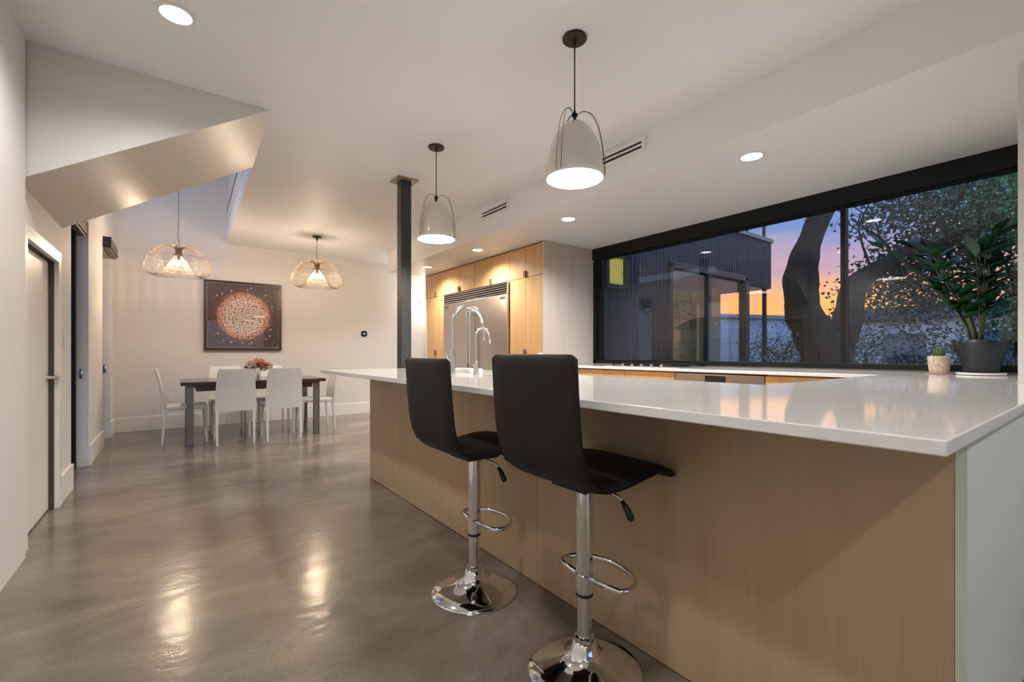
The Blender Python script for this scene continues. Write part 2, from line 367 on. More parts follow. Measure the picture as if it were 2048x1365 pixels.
for nm, y0, y1, zt, lb in (('roller_shade', A0, A1, ZA, 'dark roller shade cassette above the black glass door'), ('roller_shade', B0, B1, ZB + .14, 'bronze roller shade cassette above the opening nearest the picture')):
    if zt == ZA: xx0, xx1 = XL - .082, XL - .01
    else: xx0, xx1 = XL + .0, XL + .075
    t = thing(nm, lb, 'roller shade', ((xx0 + xx1) / 2, (y0 + y1) / 2, zt - .16))
    hx, hy = (xx1 - xx0) / 2, (y1 - y0) / 2 - .01
    B(-hx, hx, -hy, hy, .05, .155).build('cassette', 'valance', t, bevel=.004)
    B(-hx + .01, hx - .01, -hy + .02, hy - .02, .02, .045).build('hem_bar', 'valance', t, bevel=.003)
    for sg in (-1, 1): B(-hx, hx, sg * hy - .006, sg * hy + .006, .045, .158).build('end_cap', 'black_plastic', t)

# ------------------------------------------------------------------ window
YW0, YW1 = .25, 4.10
wd = sthing('window_1', 'long black framed kitchen window with two panes', (XW, 0, 0))
YM = 1.364
B(-.05, .05, YW0, YW1, 2.275, ZK).build('header', 'black_steel', wd)
w = MB(); w.box(-.03, .05, YW0, YW1, .955, 1.0); w.box(-.03, .05, YW1 - .055, YW1, .955, 2.255); w.box(-.005, .04, YW1 - .13, YW1 - .085, 1.0, 2.255); w.box(-.03, .05, YW0, YW0 + .05, .955, 2.255); w.box(-.015, .05, YW0, YW1, 2.262, 2.28)
w.build('frame', 'black_steel', wd, bevel=.003)
B(-.025, .045, YM - .018, YM + .018, 1.0, 2.255).build('mullion', 'black_steel', wd, bevel=.003)
B(.012, .018, YM + .018, YW1 - .05, 1.0, 2.25).build('pane', 'glass', wd)
B(.012, .018, YW0 + .05, YM - .018, 1.0, 2.25).build('pane', 'glass', wd)

# ------------------------------------------------------------------ countertop, island
ZT, ZBT = .94, .913
XE = .992; XI = 2.10; YE0, YE1 = .17, 4.06; YI = .953; XWC = 3.665
SINK = (1.64, 2.03, 2.02, 2.62)
def grid_solid(rects, holes, z0, z1):
    xs = sorted({v for r in rects + holes for v in r[:2]}); ys = sorted({v for r in rects + holes for v in r[2:]})
    inside = lambda x, y, L: any(a < x < b and c < y < d for a, b, c, d in L)
    cell = {}
    for i in range(len(xs) - 1):
        for j in range(len(ys) - 1):
            mx, my = (xs[i] + xs[i + 1]) / 2, (ys[j] + ys[j + 1]) / 2
            cell[i, j] = inside(mx, my, rects) and not inside(mx, my, holes)
    m = MB(); idx = {}
    def vi(i, j, t):
        if (i, j, t) not in idx: idx[i, j, t] = len(m.v); m.v.append((xs[i], ys[j], z1 if t else z0))
        return idx[i, j, t]
    for (i, j), ok in cell.items():
        if not ok: continue
        fs = [(vi(i, j, 1), vi(i + 1, j, 1), vi(i + 1, j + 1, 1), vi(i, j + 1, 1)), (vi(i, j, 0), vi(i, j + 1, 0), vi(i + 1, j + 1, 0), vi(i + 1, j, 0))]
        for di, dj, a, b in ((0, -1, (i, j), (i + 1, j)), (1, 0, (i + 1, j), (i + 1, j + 1)), (0, 1, (i + 1, j + 1), (i, j + 1)), (-1, 0, (i, j + 1), (i, j))):
            if not cell.get((i + di, j + dj), False): fs.append((vi(*a, 0), vi(*b, 0), vi(*b, 1), vi(*a, 1)))
        for f in fs: m.f.append(f); m.m.append(0)
    return m
COOK = (3.80, 4.28, 2.50, 3.42)
ct = grid_solid([(XE, XI, YE0, YE1), (XE, 3.14, YE0, YI), (XE, XW - .032, .31, YI), (XWC, XW - .032, YI, 4.085)], [SINK], ZBT, ZT).build('countertop', 'quartz', bevel=.003)
tag(ct, 'white polished quartz countertop wrapping from the island to the window', 'countertop')

XB, YP0, YP1 = 1.359, .202, 3.905
isl = thing('kitchen_island', 'oak panelled kitchen island under the white countertop', 'island', (XB, 2.0, 0))
def off(o, m):
    m.v = [(x - o.location.x, y - o.location.y, z - o.location.z) for x, y, z in m.v]; return m
YS = at(1073, 955, x=XB).y
for a, b in ((YP0 + .02, YS - .0012), (YS + .0012, YP1)): off(isl, B(XB, XB + .022, a, b, .004, ZBT - .004)).build('front_panel', 'oak_panel', isl)
off(isl, B(XB, 3.12, YP0, YP0 + .019, .004, ZBT - .004)).build('end_panel', mat('end_panel_paint', (.70, .77, .70), .5), isl)
off(isl, B(XB + .023, XI - .03, YP1 - .02, YP1, .004, ZBT - .004)).build('far_end_panel', 'oak_panel', isl)
m = MB(); m.box(XB + .023, XI - .06, YP0 + .022, SINK[2] - .04, .08, ZBT - .004); m.box(XB + .023, XI - .06, SINK[3] + .04, YP1 - .022, .08, ZBT - .004); m.box(XB + .023, SINK[0] - .04, SINK[2] - .04, SINK[3] + .04, .08, ZBT - .004); m.box(XI - .061, 3.12, YP0 + .022, YI - .05, .08, ZBT - .004); m.box(XB + .06, XI - .12, YP0 + .05, YP1 - .05, .002, .08)
off(isl, m).build('carcass', 'oak', isl)

sk = thing('kitchen_sink', 'steel undermount sink set in the island counter', 'sink', ((SINK[0] + SINK[1]) / 2, (SINK[2] + SINK[3]) / 2, .70))
x0, x1, y0, y1 = SINK; m = MB(); tt = .012
m.box(x0 - tt, x1 + tt, y0 - tt, y1 + tt, .70, .71); m.box(x0 - tt, x0, y0 - tt, y1 + tt, .71, ZBT - .001); m.box(x1, x1 + tt, y0 - tt, y1 + tt, .71, ZBT - .001); m.box(x0, x1, y0 - tt, y0, .71, ZBT - .001); m.box(x0, x1, y1, y1 + tt, .71, ZBT - .001)
off(sk, m).build('basin', 'steel', sk)
off(sk, MB().lathe([(.04, .711), (.04, .714), (.0, .714)], 20, ((x0 + x1) / 2, (y0 + y1) / 2, 0))).build('drain', 'chrome', sk)

# faucets: arch from base towards +X over the sink
def arch(h, reach, drop, n=14):
    r = reach / 2; pts = [(0, 0, 0), (0, 0, h * .3), (0, 0, h - r)]
    for k in range(1, n + 1):
        a = PI * k / n * .96; pts.append((r - r * math.cos(a), 0, h - r + r * math.sin(a)))
    return pts
fx, fy = 1.56, 2.74
p = at(905, 700, x=fx)
ft = thing('kitchen_faucet', 'tall chrome gooseneck faucet with pull-down spray head', 'faucet', (fx, p.y, ZT))
pa = arch(.475, .255, .1)
MB().lathe([(.027, 0), (.027, .012), (.021, .016), (.019, .16), (.0165, .17)], 24).build('base', 'chrome_b', ft, auto=40)
MB().tube([(x, y, z + .0) for x, y, z in pa], .0145, 14).build('gooseneck', 'chrome_b', ft, smooth=True)
e = Vector(pa[-1]); MB().tube([e, e + Vector((.004, 0, -.05)), e + Vector((.008, 0, -.10)), e + Vector((.01, 0, -.125))], [.0145, .0165, .019, .017], 14).build('spray_head', 'chrome_b', ft, auto=40)
hd = MB().tube([(0, .0, .09), (-.012, .035, .10)], .013, 12).build('valve', 'chrome', ft, smooth=True)
MB().tube([(-.012, .03, .10), (-.02, .05, .135)], [.006, .005], 8).build('lever', 'chrome', hd, smooth=True)
p = at(952, 700, x=1.585)
f2 = thing('water_dispenser_faucet', 'slim brushed filtered water tap right of the gooseneck faucet', 'faucet', (1.585, p.y, ZT))
MB().lathe([(.019, 0), (.019, .008), (.016, .01), (.016, .085), (.011, .088)], 20).build('base', 'nickel', f2, auto=40)
pa = arch(.305, .105, .1)
e = Vector(pa[-1]); pa += [e + Vector((.006, 0, -.03)), e + Vector((.012, 0, -.055))]
MB().tube(pa, .0085, 10).build('spout', 'nickel', f2, smooth=True)
MB().tube([(0, .014, .06), (0, .045, .062)], .005, 8).build('lever', 'nickel', f2, smooth=True)
q = at(947, 745, z=ZT)
tr = thing('dish_tray', 'small white rectangular tray behind the slim water tap', 'tray', (1.72, 2.86, ZT))
m = MB(); m.box(-.05, .05, -.12, .12, 0, .006); m.box(-.05, -.042, -.12, .12, .006, .03); m.box(.042, .05, -.12, .12, .006, .03); m.box(-.042, .042, -.12, -.112, .006, .03); m.box(-.042, .042, .112, .12, .006, .03)
m.build('tray_body', 'socket', tr, bevel=.002)

# ------------------------------------------------------------------ window-side base units
def yX(u, x): return at(u, 700, x=x).y
XF = XWC + .022
ys = [yX(u, XF) for u in (1140, 1250, 1349.5, 1530, 1600)]
def base_unit(y1, y0, label):
    t = thing('base_cabinet', label, 'cabinet', ((XF + XW) / 2, (y0 + y1) / 2, 0))
    off(t, B(XF + .02, XW - .005, y0 + .002, y1 - .002, .09, ZBT - .003)).build('carcass', 'oak', t)
    off(t, B(XF + .07, XW - .02, y0 + .002, y1 - .002, 0, .09)).build('plinth', 'black', t)
    dr = off(t, B(XF, XF + .019, y0 + .003, y1 - .003, .70, ZBT - .012)).build('drawer_front', 'oak', t, bevel=.0015)
    off(t, B(XF, XF + .019, y0 + .003, y1 - .003, .10, .696)).build('door', 'oak', t, bevel=.0015)
    off(t, B(XF - .018, XF, (y0 + y1) / 2 - .06, (y0 + y1) / 2 + .06, .72, .728)).build('pull', 'nickel', dr, bevel=.001)
    return t
base_unit(4.08, ys[1], 'oak base cabinet under the cooktop, next to the tall side panel')
base_unit(ys[1], ys[2], 'oak base cabinet between the cooktop and the steel dishwasher')
base_unit(ys[3], YI + .002, 'oak base cabinet between the dishwasher and the near counter corner')
t = thing('dishwasher', 'stainless steel dishwasher with black display under the window counter', 'dishwasher', ((XF + XW) / 2, (ys[2] + ys[3]) / 2, 0))
y1, y0 = ys[2], ys[3]
off(t, B(XF + .03, XW - .005, y0 + .003, y1 - .003, .02, ZBT - .004)).build('body', 'black', t)
off(t, B(XF, XF + .028, y0 + .004, y1 - .004, .78, ZBT - .012)).build('control_panel', 'steel', t, bevel=.003)
off(t, B(XF, XF + .028, y0 + .004, y1 - .004, .10, .776)).build('door', 'steel', t, bevel=.003)
off(t, B(XF - .004, XF + .002, yX(1451, XF), yX(1410, XF), .83, .886)).build('display', 'black_plastic', t, bevel=.001)
off(t, MB().tube([(XF - .035, y0 + .05, .74), (XF - .035, y1 - .05, .74)], .01, 10)).build('handle', 'steel', t, smooth=True)
# cooktop
x0, x1, y0, y1 = COOK
t = thing('gas_cooktop', 'low steel gas cooktop with black grates by the window', 'cooktop', ((x0 + x1) / 2, (y0 + y1) / 2, ZT))
off(t, B(x0, x1, y0, y1, ZT, ZT + .008)).build('tray', 'steel', t, bevel=.003)
for k in range(3):
    ya = y0 + .03 + k * (y1 - y0 - .06) / 3; yb = ya + (y1 - y0 - .06) / 3 - .012; m = MB(); zz = ZT + .024
    m.box(x0 + .09, x1 - .02, ya, ya + .012, zz, zz + .012); m.box(x0 + .09, x1 - .02, yb - .012, yb, zz, zz + .012)
    for q in range(4):
        xx = x0 + .09 + q * (x1 - x0 - .122) / 3; m.box(xx, xx + .012, ya, yb, zz, zz + .012)
    for xx in (x0 + .09, x1 - .032):
        for yy in (ya, yb - .012): m.box(xx, xx + .012, yy, yy + .012, ZT + .008, zz)
    off(t, m).build('grate', 'black_steel', t, bevel=.002)
    for xx in (x0 + .19, x1 - .12):
        if k == 1 and xx > 4.0: continue
        off(t, MB().lathe([(.042, 0), (.042, .008), (.03, .014), (0, .014)], 20, (xx, (ya + yb) / 2, ZT + .008))).build('burner', 'black_steel', t, auto=40)
for k in range(5):
    off(t, MB().lathe([(.017, 0), (.015, .022), (0, .023)], 16, (x0 + .045, y0 + .22 + k * .12, ZT + .008))).build('knob', 'chrome', t, auto=40)

# ------------------------------------------------------------------ tall oak cabinets + refrigerator
YC = [at(u, 700, x=XC).y for u in (1090, 1053.5, 1021.5, 985, 950.5, 921, 893, 874, 855.5)]
ZS = 2.02
def pull(parent, t, y, z, vert=True):
    off(t, B(XC - .045, XC - .0195, y - .004, y + .004, z - .036, z + .036)).build('pull', 'pull_metal', parent)
def cabinet_door(t, y0, y1, z0, z1, py, pz):
    d = off(t, B(XC - .019, XC, y0 + .0028, y1 - .0028, z0 + .0028, z1 - .0028)).build('door', 'oak', t, bevel=.001)
    pull(d, t, py, pz); kids(d)
    return d
def tall_cab(ya, ym, yb, label):
    t = thing('tall_cabinet', label, 'cabinet', ((XC + XW) / 2, (ya + yb) / 2, 0))
    off(t, B(XC, XW - .003, ya + (.0 if ya > 5 else .02), yb, .08, ZK - .012)).build('carcass', 'oak', t)
    off(t, B(XC + .05, XW - .003, ya + .02, yb, 0, .08)).build('plinth', 'black', t)
    for a, b, py in ((ya + (.02 if ya < 5 else 0), ym, ym - .012), (ym, yb, ym + .012)):
        cabinet_door(t, a, b, ZS, ZK - .014, py, ZS + .045)
        cabinet_door(t, a, b, .085, ZS, py, 1.09)
    return t
tc = tall_cab(YC[0], YC[1], YC[2], 'tall oak cabinet between the refrigerator and the window')
off(tc, B(XC - .019, XW - .003, YC[0], YC[0] + .019, 0, ZK - .004)).build('side_panel', 'side_panel', tc)
tall_cab(YC[6], YC[7], YC[8], 'tall oak cabinet at the hall side of the refrigerator')
def upper_cab(ya, ym, yb, label):
    t = thing('upper_cabinet', label, 'cabinet', ((XC + XW) / 2, (ya + yb) / 2, ZS))
    off(t, B(XC, XW - .003, ya + .001, yb - .001, ZS + .004, ZK - .012)).build('carcass', 'oak', t)
    for a, b, py in ((ya, ym, ym - .012), (ym, yb, ym + .012)): cabinet_door(t, a, b, ZS, ZK - .014, py, ZS + .045)
upper_cab(YC[2], YC[3], YC[4], 'oak cupboard over the right refrigerator door')
upper_cab(YC[4], YC[5], YC[6], 'oak cupboard over the left refrigerator door')
fr = thing('refrigerator', 'built-in stainless steel side by side refrigerator with top grille', 'refrigerator', ((XC + XW) / 2, (YC[2] + YC[6]) / 2, 0))
ysp = at(946, 700, x=XC - .05).y; y0, y1 = YC[2] + .004, YC[6] - .004
off(fr, B(XC + .01, XW - .003, y0, y1, .02, ZS - .004)).build('body', 'steel', fr)
zg = 1.862
for a, b, bx in ((y0, ysp - .003, y0 + .10), (ysp + .003, y1, y1 - .10)):
    d = off(fr, B(XC - .055, XC + .008, a, b, .12, zg - .006)).build('door', 'steel', fr, bevel=.004)
    hy = ysp - .045 if a < ysp - .01 else ysp + .045
    hb = off(fr, MB().tube([(XC - .125, hy, .86), (XC - .125, hy, 1.70)], .017, 14)).build('handle', 'chrome_b', d, auto=40)
    for zz in (.90, 1.66): off(fr, B(XC - .118, XC - .055, hy - .018, hy + .018, zz - .03, zz + .03)).build('bracket', 'chrome_b', d, bevel=.006)
    off(fr, B(XC - .058, XC - .055, bx - .055, bx + .055, zg - .072, zg - .038)).build('badge', mat('badge_plate', (.10, .08, .07), .3, .6, var=.8, vscale=60), d)
off(fr, B(XC - .01, XC + .012, y0, y1, zg, ZS - .004)).build('grille_backing', 'black', fr)
for a, b in ((y0, y0 + .012), (y1 - .012, y1)): off(fr, B(XC - .05, XC - .008, a, b, zg, ZS - .004)).build('grille_end', 'steel', fr)
for k in range(5):
    z = zg + .006 + k * .031
    mm = MB(); mm.add([(XC - .045, y0 + .012, z), (XC - .012, y0 + .012, z + .012), (XC - .012, y0 + .012, z + .02), (XC - .05, y0 + .012, z + .014), (XC - .045, y1 - .012, z), (XC - .012, y1 - .012, z + .012), (XC - .012, y1 - .012, z + .02), (XC - .05, y1 - .012, z + .014)], [(0, 1, 2, 3), (7, 6, 5, 4), (0, 4, 5, 1), (1, 5, 6, 2), (2, 6, 7, 3), (3, 7, 4, 0)])
    off(fr, mm).build('louver', 'steel', fr)
off(fr, B(XC - .02, XC + .01, y0, y1, .02, .115)).build('kick_plate', 'steel', fr)

# ------------------------------------------------------------------ column
t = thing('steel_column', 'dark square steel post from island end to ceiling', 'column', (1.772, 4.135, 0))
B(-.052, .052, -.052, .052, 0, ZC - .012).build('post', 'column', t, bevel=.006)
B(-.105, .105, -.105, .105, ZC - .012, ZC - .001).build('cap_plate', 'brass_plate', t)

# ------------------------------------------------------------------ vents, switches, sockets, thermostat, sconce
def vent(y0, y1, label):
    t = thing('air_vent', label, 'vent', (XK, (y0 + y1) / 2, 2.65), group='linear vents on the bulkhead')
    hw = (y1 - y0) / 2; x0, x1 = -.013, -.001; m = MB()
    m.box(x0, x1, -hw, hw, .025, .055); m.box(x0, x1, -hw, hw, -.055, -.03); m.box(x0, x1, -hw, -hw + .035, -.03, .025); m.box(x0, x1, hw - .035, hw, -.03, .025); m.box(x0, x1, -hw + .035, hw - .035, -.008, .005)
    m.build('frame', 'trim', t)
    for z0, z1 in ((-.03, -.008), (.005, .025)): B(-.003, -.0005, -hw + .035, hw - .035, z0, z1).build('slot', 'black', t)
vent(2.125, 2.665, 'white slotted air vent partly behind the nearer bell pendant')
vent(3.851, 4.394, 'white slotted air vent near the farther bell pendant')
def plate(name, label, cat, loc, rz, kind, group=None):
    t = thing(name, label, cat, loc, rz, group)   # faces local -Y
    if kind == 'switch':
        B(-.058, .058, -.006, -.0005, -.058, .058).build('plate', 'socket', t, bevel=.002)
        for x in (-.028, .028): B(x - .017, x + .017, -.010, -.006, -.034, .034).build('rocker', 'socket', t, bevel=.002)
    else:
        B(-.036, .036, -.006, -.0005, -.058, .058).build('plate', 'socket', t, bevel=.002)
        for z in (-.021, .021):
            B(-.017, .017, -.0085, -.006, z - .014, z + .014).build('socket_face', 'trim', t, bevel=.002)
    return t
plate('light_switch', 'white double rocker switch beside the closet door', 'switch', (XL, at(130, 683, x=XL).y, at(130, 683, x=XL).z), R(90), 'switch')
p = at(197, 825, x=XL); plate('wall_outlet', 'white wall outlet between the two left wall openings', 'outlet', p, R(90), 'outlet')
p = at(342, 796, y=YB); plate('wall_outlet', 'white wall outlet behind the left end dining chair', 'outlet', p, 0, 'outlet')
p = at(685, 778, y=YB); plate('wall_outlet', 'white wall outlet on back wall right of the dining table', 'outlet', p, 0, 'outlet')
p = at(1081, 716, y=YC[0]); plate('wall_outlet', 'white outlet on the side panel of the tall cabinet by the window', 'outlet', (p.x, YC[0], p.z), 0, 'outlet')
p = at(728, 668, y=YB)
t = thing('thermostat', 'small round-cornered black thermostat on the back wall', 'thermostat', p)
m = MB(); N = 28
prof = [(.052 * math.copysign(abs(math.cos(a)) ** .75, math.cos(a)), .052 * math.copysign(abs(math.sin(a)) ** .75, math.sin(a))) for a in [2 * PI * k / N for k in range(N)]]
m.prism(prof, .0005, .018); m.v = [(x, -z, y) for x, y, z in m.v]; m.build('body', 'black_plastic', t)
m = MB().lathe([(.014, .018), (.014, .0186), (0, .0186)], 16); m.v = [(x, -z, y) for x, y, z in m.v]; m.build('screen_symbol', mat('screen_glow', (.6, .58, .65), .4, emit=(.6, .55, .65), estr=.5), t)
p = at(846, 607, y=YB)
t = thing('wall_sconce', 'small glowing round wall sconce past the tall cabinets', 'sconce', p)
m = MB().lathe([(.06, 0), (.06, .02), (.0, .022)], 20); m.v = [(x, -z, y) for x, y, z in m.v]; m.build('backplate', 'chrome', t, auto=40)
m = MB().lathe([(.02, -.05), (.045, -.03), (.055, 0), (.045, .03), (.02, .05)], 20, (0, -.07, 0)); m.build('globe', emit_mat('sconce_glass', (1, .88, .68), 4), t, smooth=True)
lamp('sconce_lamp', 'POINT', (0, -.16, 0), 9, WARM, t, .05)
t = thing('slot_diffuser', 'thin dark slot high on the wall over the left dining pendant', 'vent', (0, 0, 0))
pa = at(472, 343, x=.57); pb = at(449, 421, x=.60)
t.location = ((pa.x + pb.x) / 2, (pa.y + pb.y) / 2, (pa.z + pb.z) / 2)
zz = (pa.z + pb.z) / 2
xl = lambda y: .556 + (y - 4.64) * (.632 - .556) / (YB - 4.64)
m = MB(); a, b = pa.y, pb.y
m.add([(xl(a) - .004, a, zz - .012), (xl(a) + .004, a, zz - .012), (xl(b) + .004, b, zz - .012), (xl(b) - .004, b, zz - .012), (xl(a) - .004, a, zz + .012), (xl(a) + .004, a, zz + .012), (xl(b) + .004, b, zz + .012), (xl(b) - .004, b, zz + .012)], [(0, 3, 2, 1), (4, 5, 6, 7), (0, 1, 5, 4), (1, 2, 6, 5), (2, 3, 7, 6), (3, 0, 4, 7)])
off(t, m).build('slot', 'black', t)

# ------------------------------------------------------------------ recessed downlights
def downlight(x, y, z, label, power, r=.066, col=SOFT):
    t = thing('recessed_downlight', label, 'downlight', (x, y, z), group='recessed ceiling lights')
    MB().lathe([(r + .018, 0), (r + .018, -.004), (r, -.007), (r - .002, -.001)], 32).build('trim_ring', 'trim', t, auto=40)
    MB().lathe([(r - .002, -.0012), (r - .002, -.003), (0, -.003)], 32).build('lens', 'lens', t)
    l = lamp('downlight_lamp', 'SPOT', (0, 0, -.02), power, col, t, .06, 152, .8)
    return t
DLP = 36
for (u, v), lb in zip(((1503, 312), (1137, 438), (956, 500), (855, 534)), ('recessed light in the kitchen ceiling nearest the window header', 'recessed light in the kitchen ceiling above the tall cabinet corner', 'recessed light between farther bell pendant and refrigerator cupboards', 'smallest recessed light at the hall end of the kitchen ceiling')):
    p = at(u, v, z=ZK); downlight(3.135, p.y, ZK, lb, 76)
p = at(352, 28, z=ZC); downlight(p.x, p.y, ZC, 'large recessed light in the main ceiling at top left', DLP)

for x, y, lb in ((.0, .75, 'added unseen recessed light in the main ceiling above the viewer'), (-.2, -1.2, 'recessed light in the main ceiling behind the viewer by the left wall'), (1.9, -1.2, 'added unseen recessed light in the main ceiling behind the viewer by the right wall')):  # out of view: left-wall one follows the counter's shadow, others added for fill
    downlight(x, y, ZC, lb, DLP)
# ------------------------------------------------------------------ bell pendants
def bell(x, y, label):
    t = thing('bell_pendant', label, 'pendant lamp', (x, y, 1.995), group='bell pendants over the island')
    zc = ZC - 1.995
    MB().lathe([(.062, zc - .001), (.064, zc - .012), (.060, zc - .016), (.012, zc - .018), (.008, zc - .035), (0, zc - .035)], 32).build('canopy', 'bronze', t, auto=40)
    MB().tube([(0, 0, .335), (0, 0, zc - .03)], .0035, 8).build('cord', 'cord', t, smooth=True)
    hub = MB().lathe([(.008, .295), (.008, .325), (.016, .33), (.016, .342), (.006, .346), (.006, .36)], 16).build('hub', 'black_steel', t, auto=40)
    po = [(.150, 0), (.151, .02), (.147, .07), (.139, .12), (.126, .17), (.106, .22), (.082, .26), (.054, .286), (.024, .298), (.008, .30)]
    m = MB(); m.lathe(po, 56, mi=0); m.f = m.f[:-2]; m.m = m.m[:-2]
    k = len(m.f); pi_ = [(r - .004 if r > .01 else .004, z - (.004 if z > .05 else 0)) for r, z in po]
    m2 = MB().lathe(pi_, 56); m2.f = [f[::-1] for f in m2.f[:-2]]; m.add(m2.v, m2.f, 1)
    n = 56; o2 = len(po) * n
    m.add([], [], 0)
    for q in range(n): m.f.append((q, o2 + q, o2 + (q + 1) % n, (q + 1) % n)); m.m.append(0)
    m.build('shade', ['shade', 'shade_in'], t, smooth=True)
    for q in range(3):
        for dq in (-.09, .09):
            a = R(75) + q * 2 * PI / 3 + dq
            pr = [(.014, .338), (.045, .352), (.082, .338), (.112, .295), (.133, .225), (.148, .13), (.156, .045), (.158, .02), (.153, .008)]
            sc = (1, .8, .75, .8, .9, 1, 1, 1, 1)
            pts = [(r * math.cos(a + dq * (0 if r > .1 else -.6)), r * math.sin(a + dq * (0 if r > .1 else -.6)), z) for r, z in pr]
            V = [Vector(q_) for q_ in pts]; sm = []
            for i_ in range(len(V) - 1):
                a0, a1, a2, a3 = V[max(0, i_ - 1)], V[i_], V[i_ + 1], V[min(len(V) - 1, i_ + 2)]
                for k_ in range(4):
                    s_ = k_ / 4; sm.append(.5 * (2 * a1 + (a2 - a0) * s_ + (2 * a0 - 5 * a1 + 4 * a2 - a3) * s_ ** 2 + (3 * a1 - a0 - 3 * a2 + a3) * s_ ** 3))
            sm.append(V[-1])
            MB().tube(sm, .0014, 5).build('hanger_wire', 'black_steel', t, smooth=True)
    b = MB().lathe([(.0, .075), (.022, .082), (.038, .10), (.042, .125), (.034, .155), (.018, .185), (.016, .24)], 24).build('bulb', 'pend_bulb', t, smooth=True)
    MB().lathe([(.02, .235), (.02, .296)], 16).build('lamp_holder', 'trim', t, auto=40)
    lamp('pendant_lamp', 'POINT', (0, 0, .045), 22, WARM, t, .03)
    return t
bell(1.687, 1.725, 'glossy grey-white bell pendant hanging nearer over the counter')
bell(1.687, 3.30, 'glossy grey-white bell pendant hanging beside the steel column')

# ------------------------------------------------------------------ wire pendants
def wire_pendant(x, y, zceil, label, kink=True):
    zb = 2.158
    t = thing('wire_pendant', label, 'pendant lamp', (x, y, zb), group='wire cage pendants over the dining table')
    S = .335 / 770
    pr = [(70, 400), (92, 320), (160, 268), (250, 240), (365, 268), (475, 330), (635, 490), (730, 670), (770, 850), (735, 970), (660, 1050), (560, 1080), (465, 1045), (375, 965), (295, 860), (220, 740), (145, 610), (95, 500)]
    pr = [(r * S, (750 - yy) * S) for r, yy in pr]
    def cr_(P, n=3):
        out = []; L = len(P)
        for i in range(L):
            p0, p1, p2, p3 = P[(i - 1) % L], P[i], P[(i + 1) % L], P[(i + 2) % L]
            for k in range(n):
                s = k / n
                out.append(tuple(.5 * (2 * p1[c] + (p2[c] - p0[c]) * s + (2 * p0[c] - 5 * p1[c] + 4 * p2[c] - p3[c]) * s * s + (3 * p1[c] - p0[c] - 3 * p2[c] + p3[c]) * s ** 3) for c in (0, 1)))
        return out
    P = cr_(pr, 2); m = MB()
    for k in range(64):
        a = 2 * PI * k / 64
        m.tube([(r * math.cos(a), r * math.sin(a), z) for r, z in P], .0014, 4, closed=True)
    m.build('wire_cage', 'wire', t, smooth=True)
    rr, zr = 690 * S, (750 - 590) * S
    MB().tube([(rr * math.cos(a), rr * math.sin(a), zr) for a in [2 * PI * k / 48 for k in range(48)]], .0022, 5, closed=True).build('hoop', 'wire', t, smooth=True)
    rr, zr = 300 * S, (750 - 860) * S
    MB().tube([(rr * math.cos(a), rr * math.sin(a), zr) for a in [2 * PI * k / 40 for k in range(40)]], .0018, 5, closed=True).build('hoop', 'wire', t, smooth=True)
    bg = MB().lathe([(.0, -.045), (.024, -.038), (.035, -.014), (.036, .008), (.026, .035), (.014, .05)], 20).build('bulb', 'glass_thin', t, smooth=True)
    MB().lathe([(.0, -.020), (.010, -.016), (.0155, -.004), (.0155, .006), (.010, .016), (.0, .020)], 16).build('filament', 'bulb', bg, smooth=True)
    MB().lathe([(.016, .048), (.018, .055), (.018, .13), (.010, .14)], 16).build('lamp_holder', 'bronze', t, auto=40)
    zc = zceil - zb
    pts = [(0, 0, .135), (.008, 0, .20), (.004, 0, .27), (-.006, 0, .34), (-.004, 0, .45), (0, 0, .55 if zc > .6 else zc)]
    if zc > .7: pts.append((0, 0, zc))
    MB().tube([p for p in pts if p[2] <= zc], .0032, 6).build('cord', 'bronze', t, smooth=True)
    MB().lathe([(.062, zc - .001), (.064, zc - .012), (.058, zc - .018), (.014, zc - .022), (.009, zc - .06), (0, zc - .06)], 28).build('canopy', 'bronze', t, auto=40)
    return t
wire_pendant(1.62, 6.834, ZC, 'bronze wire cage pendant right of the framed picture')
p = at(357, 525, y=6.834)
wire_pendant(p.x, 6.834, ZU, 'bronze wire cage pendant on long cord left of the picture')

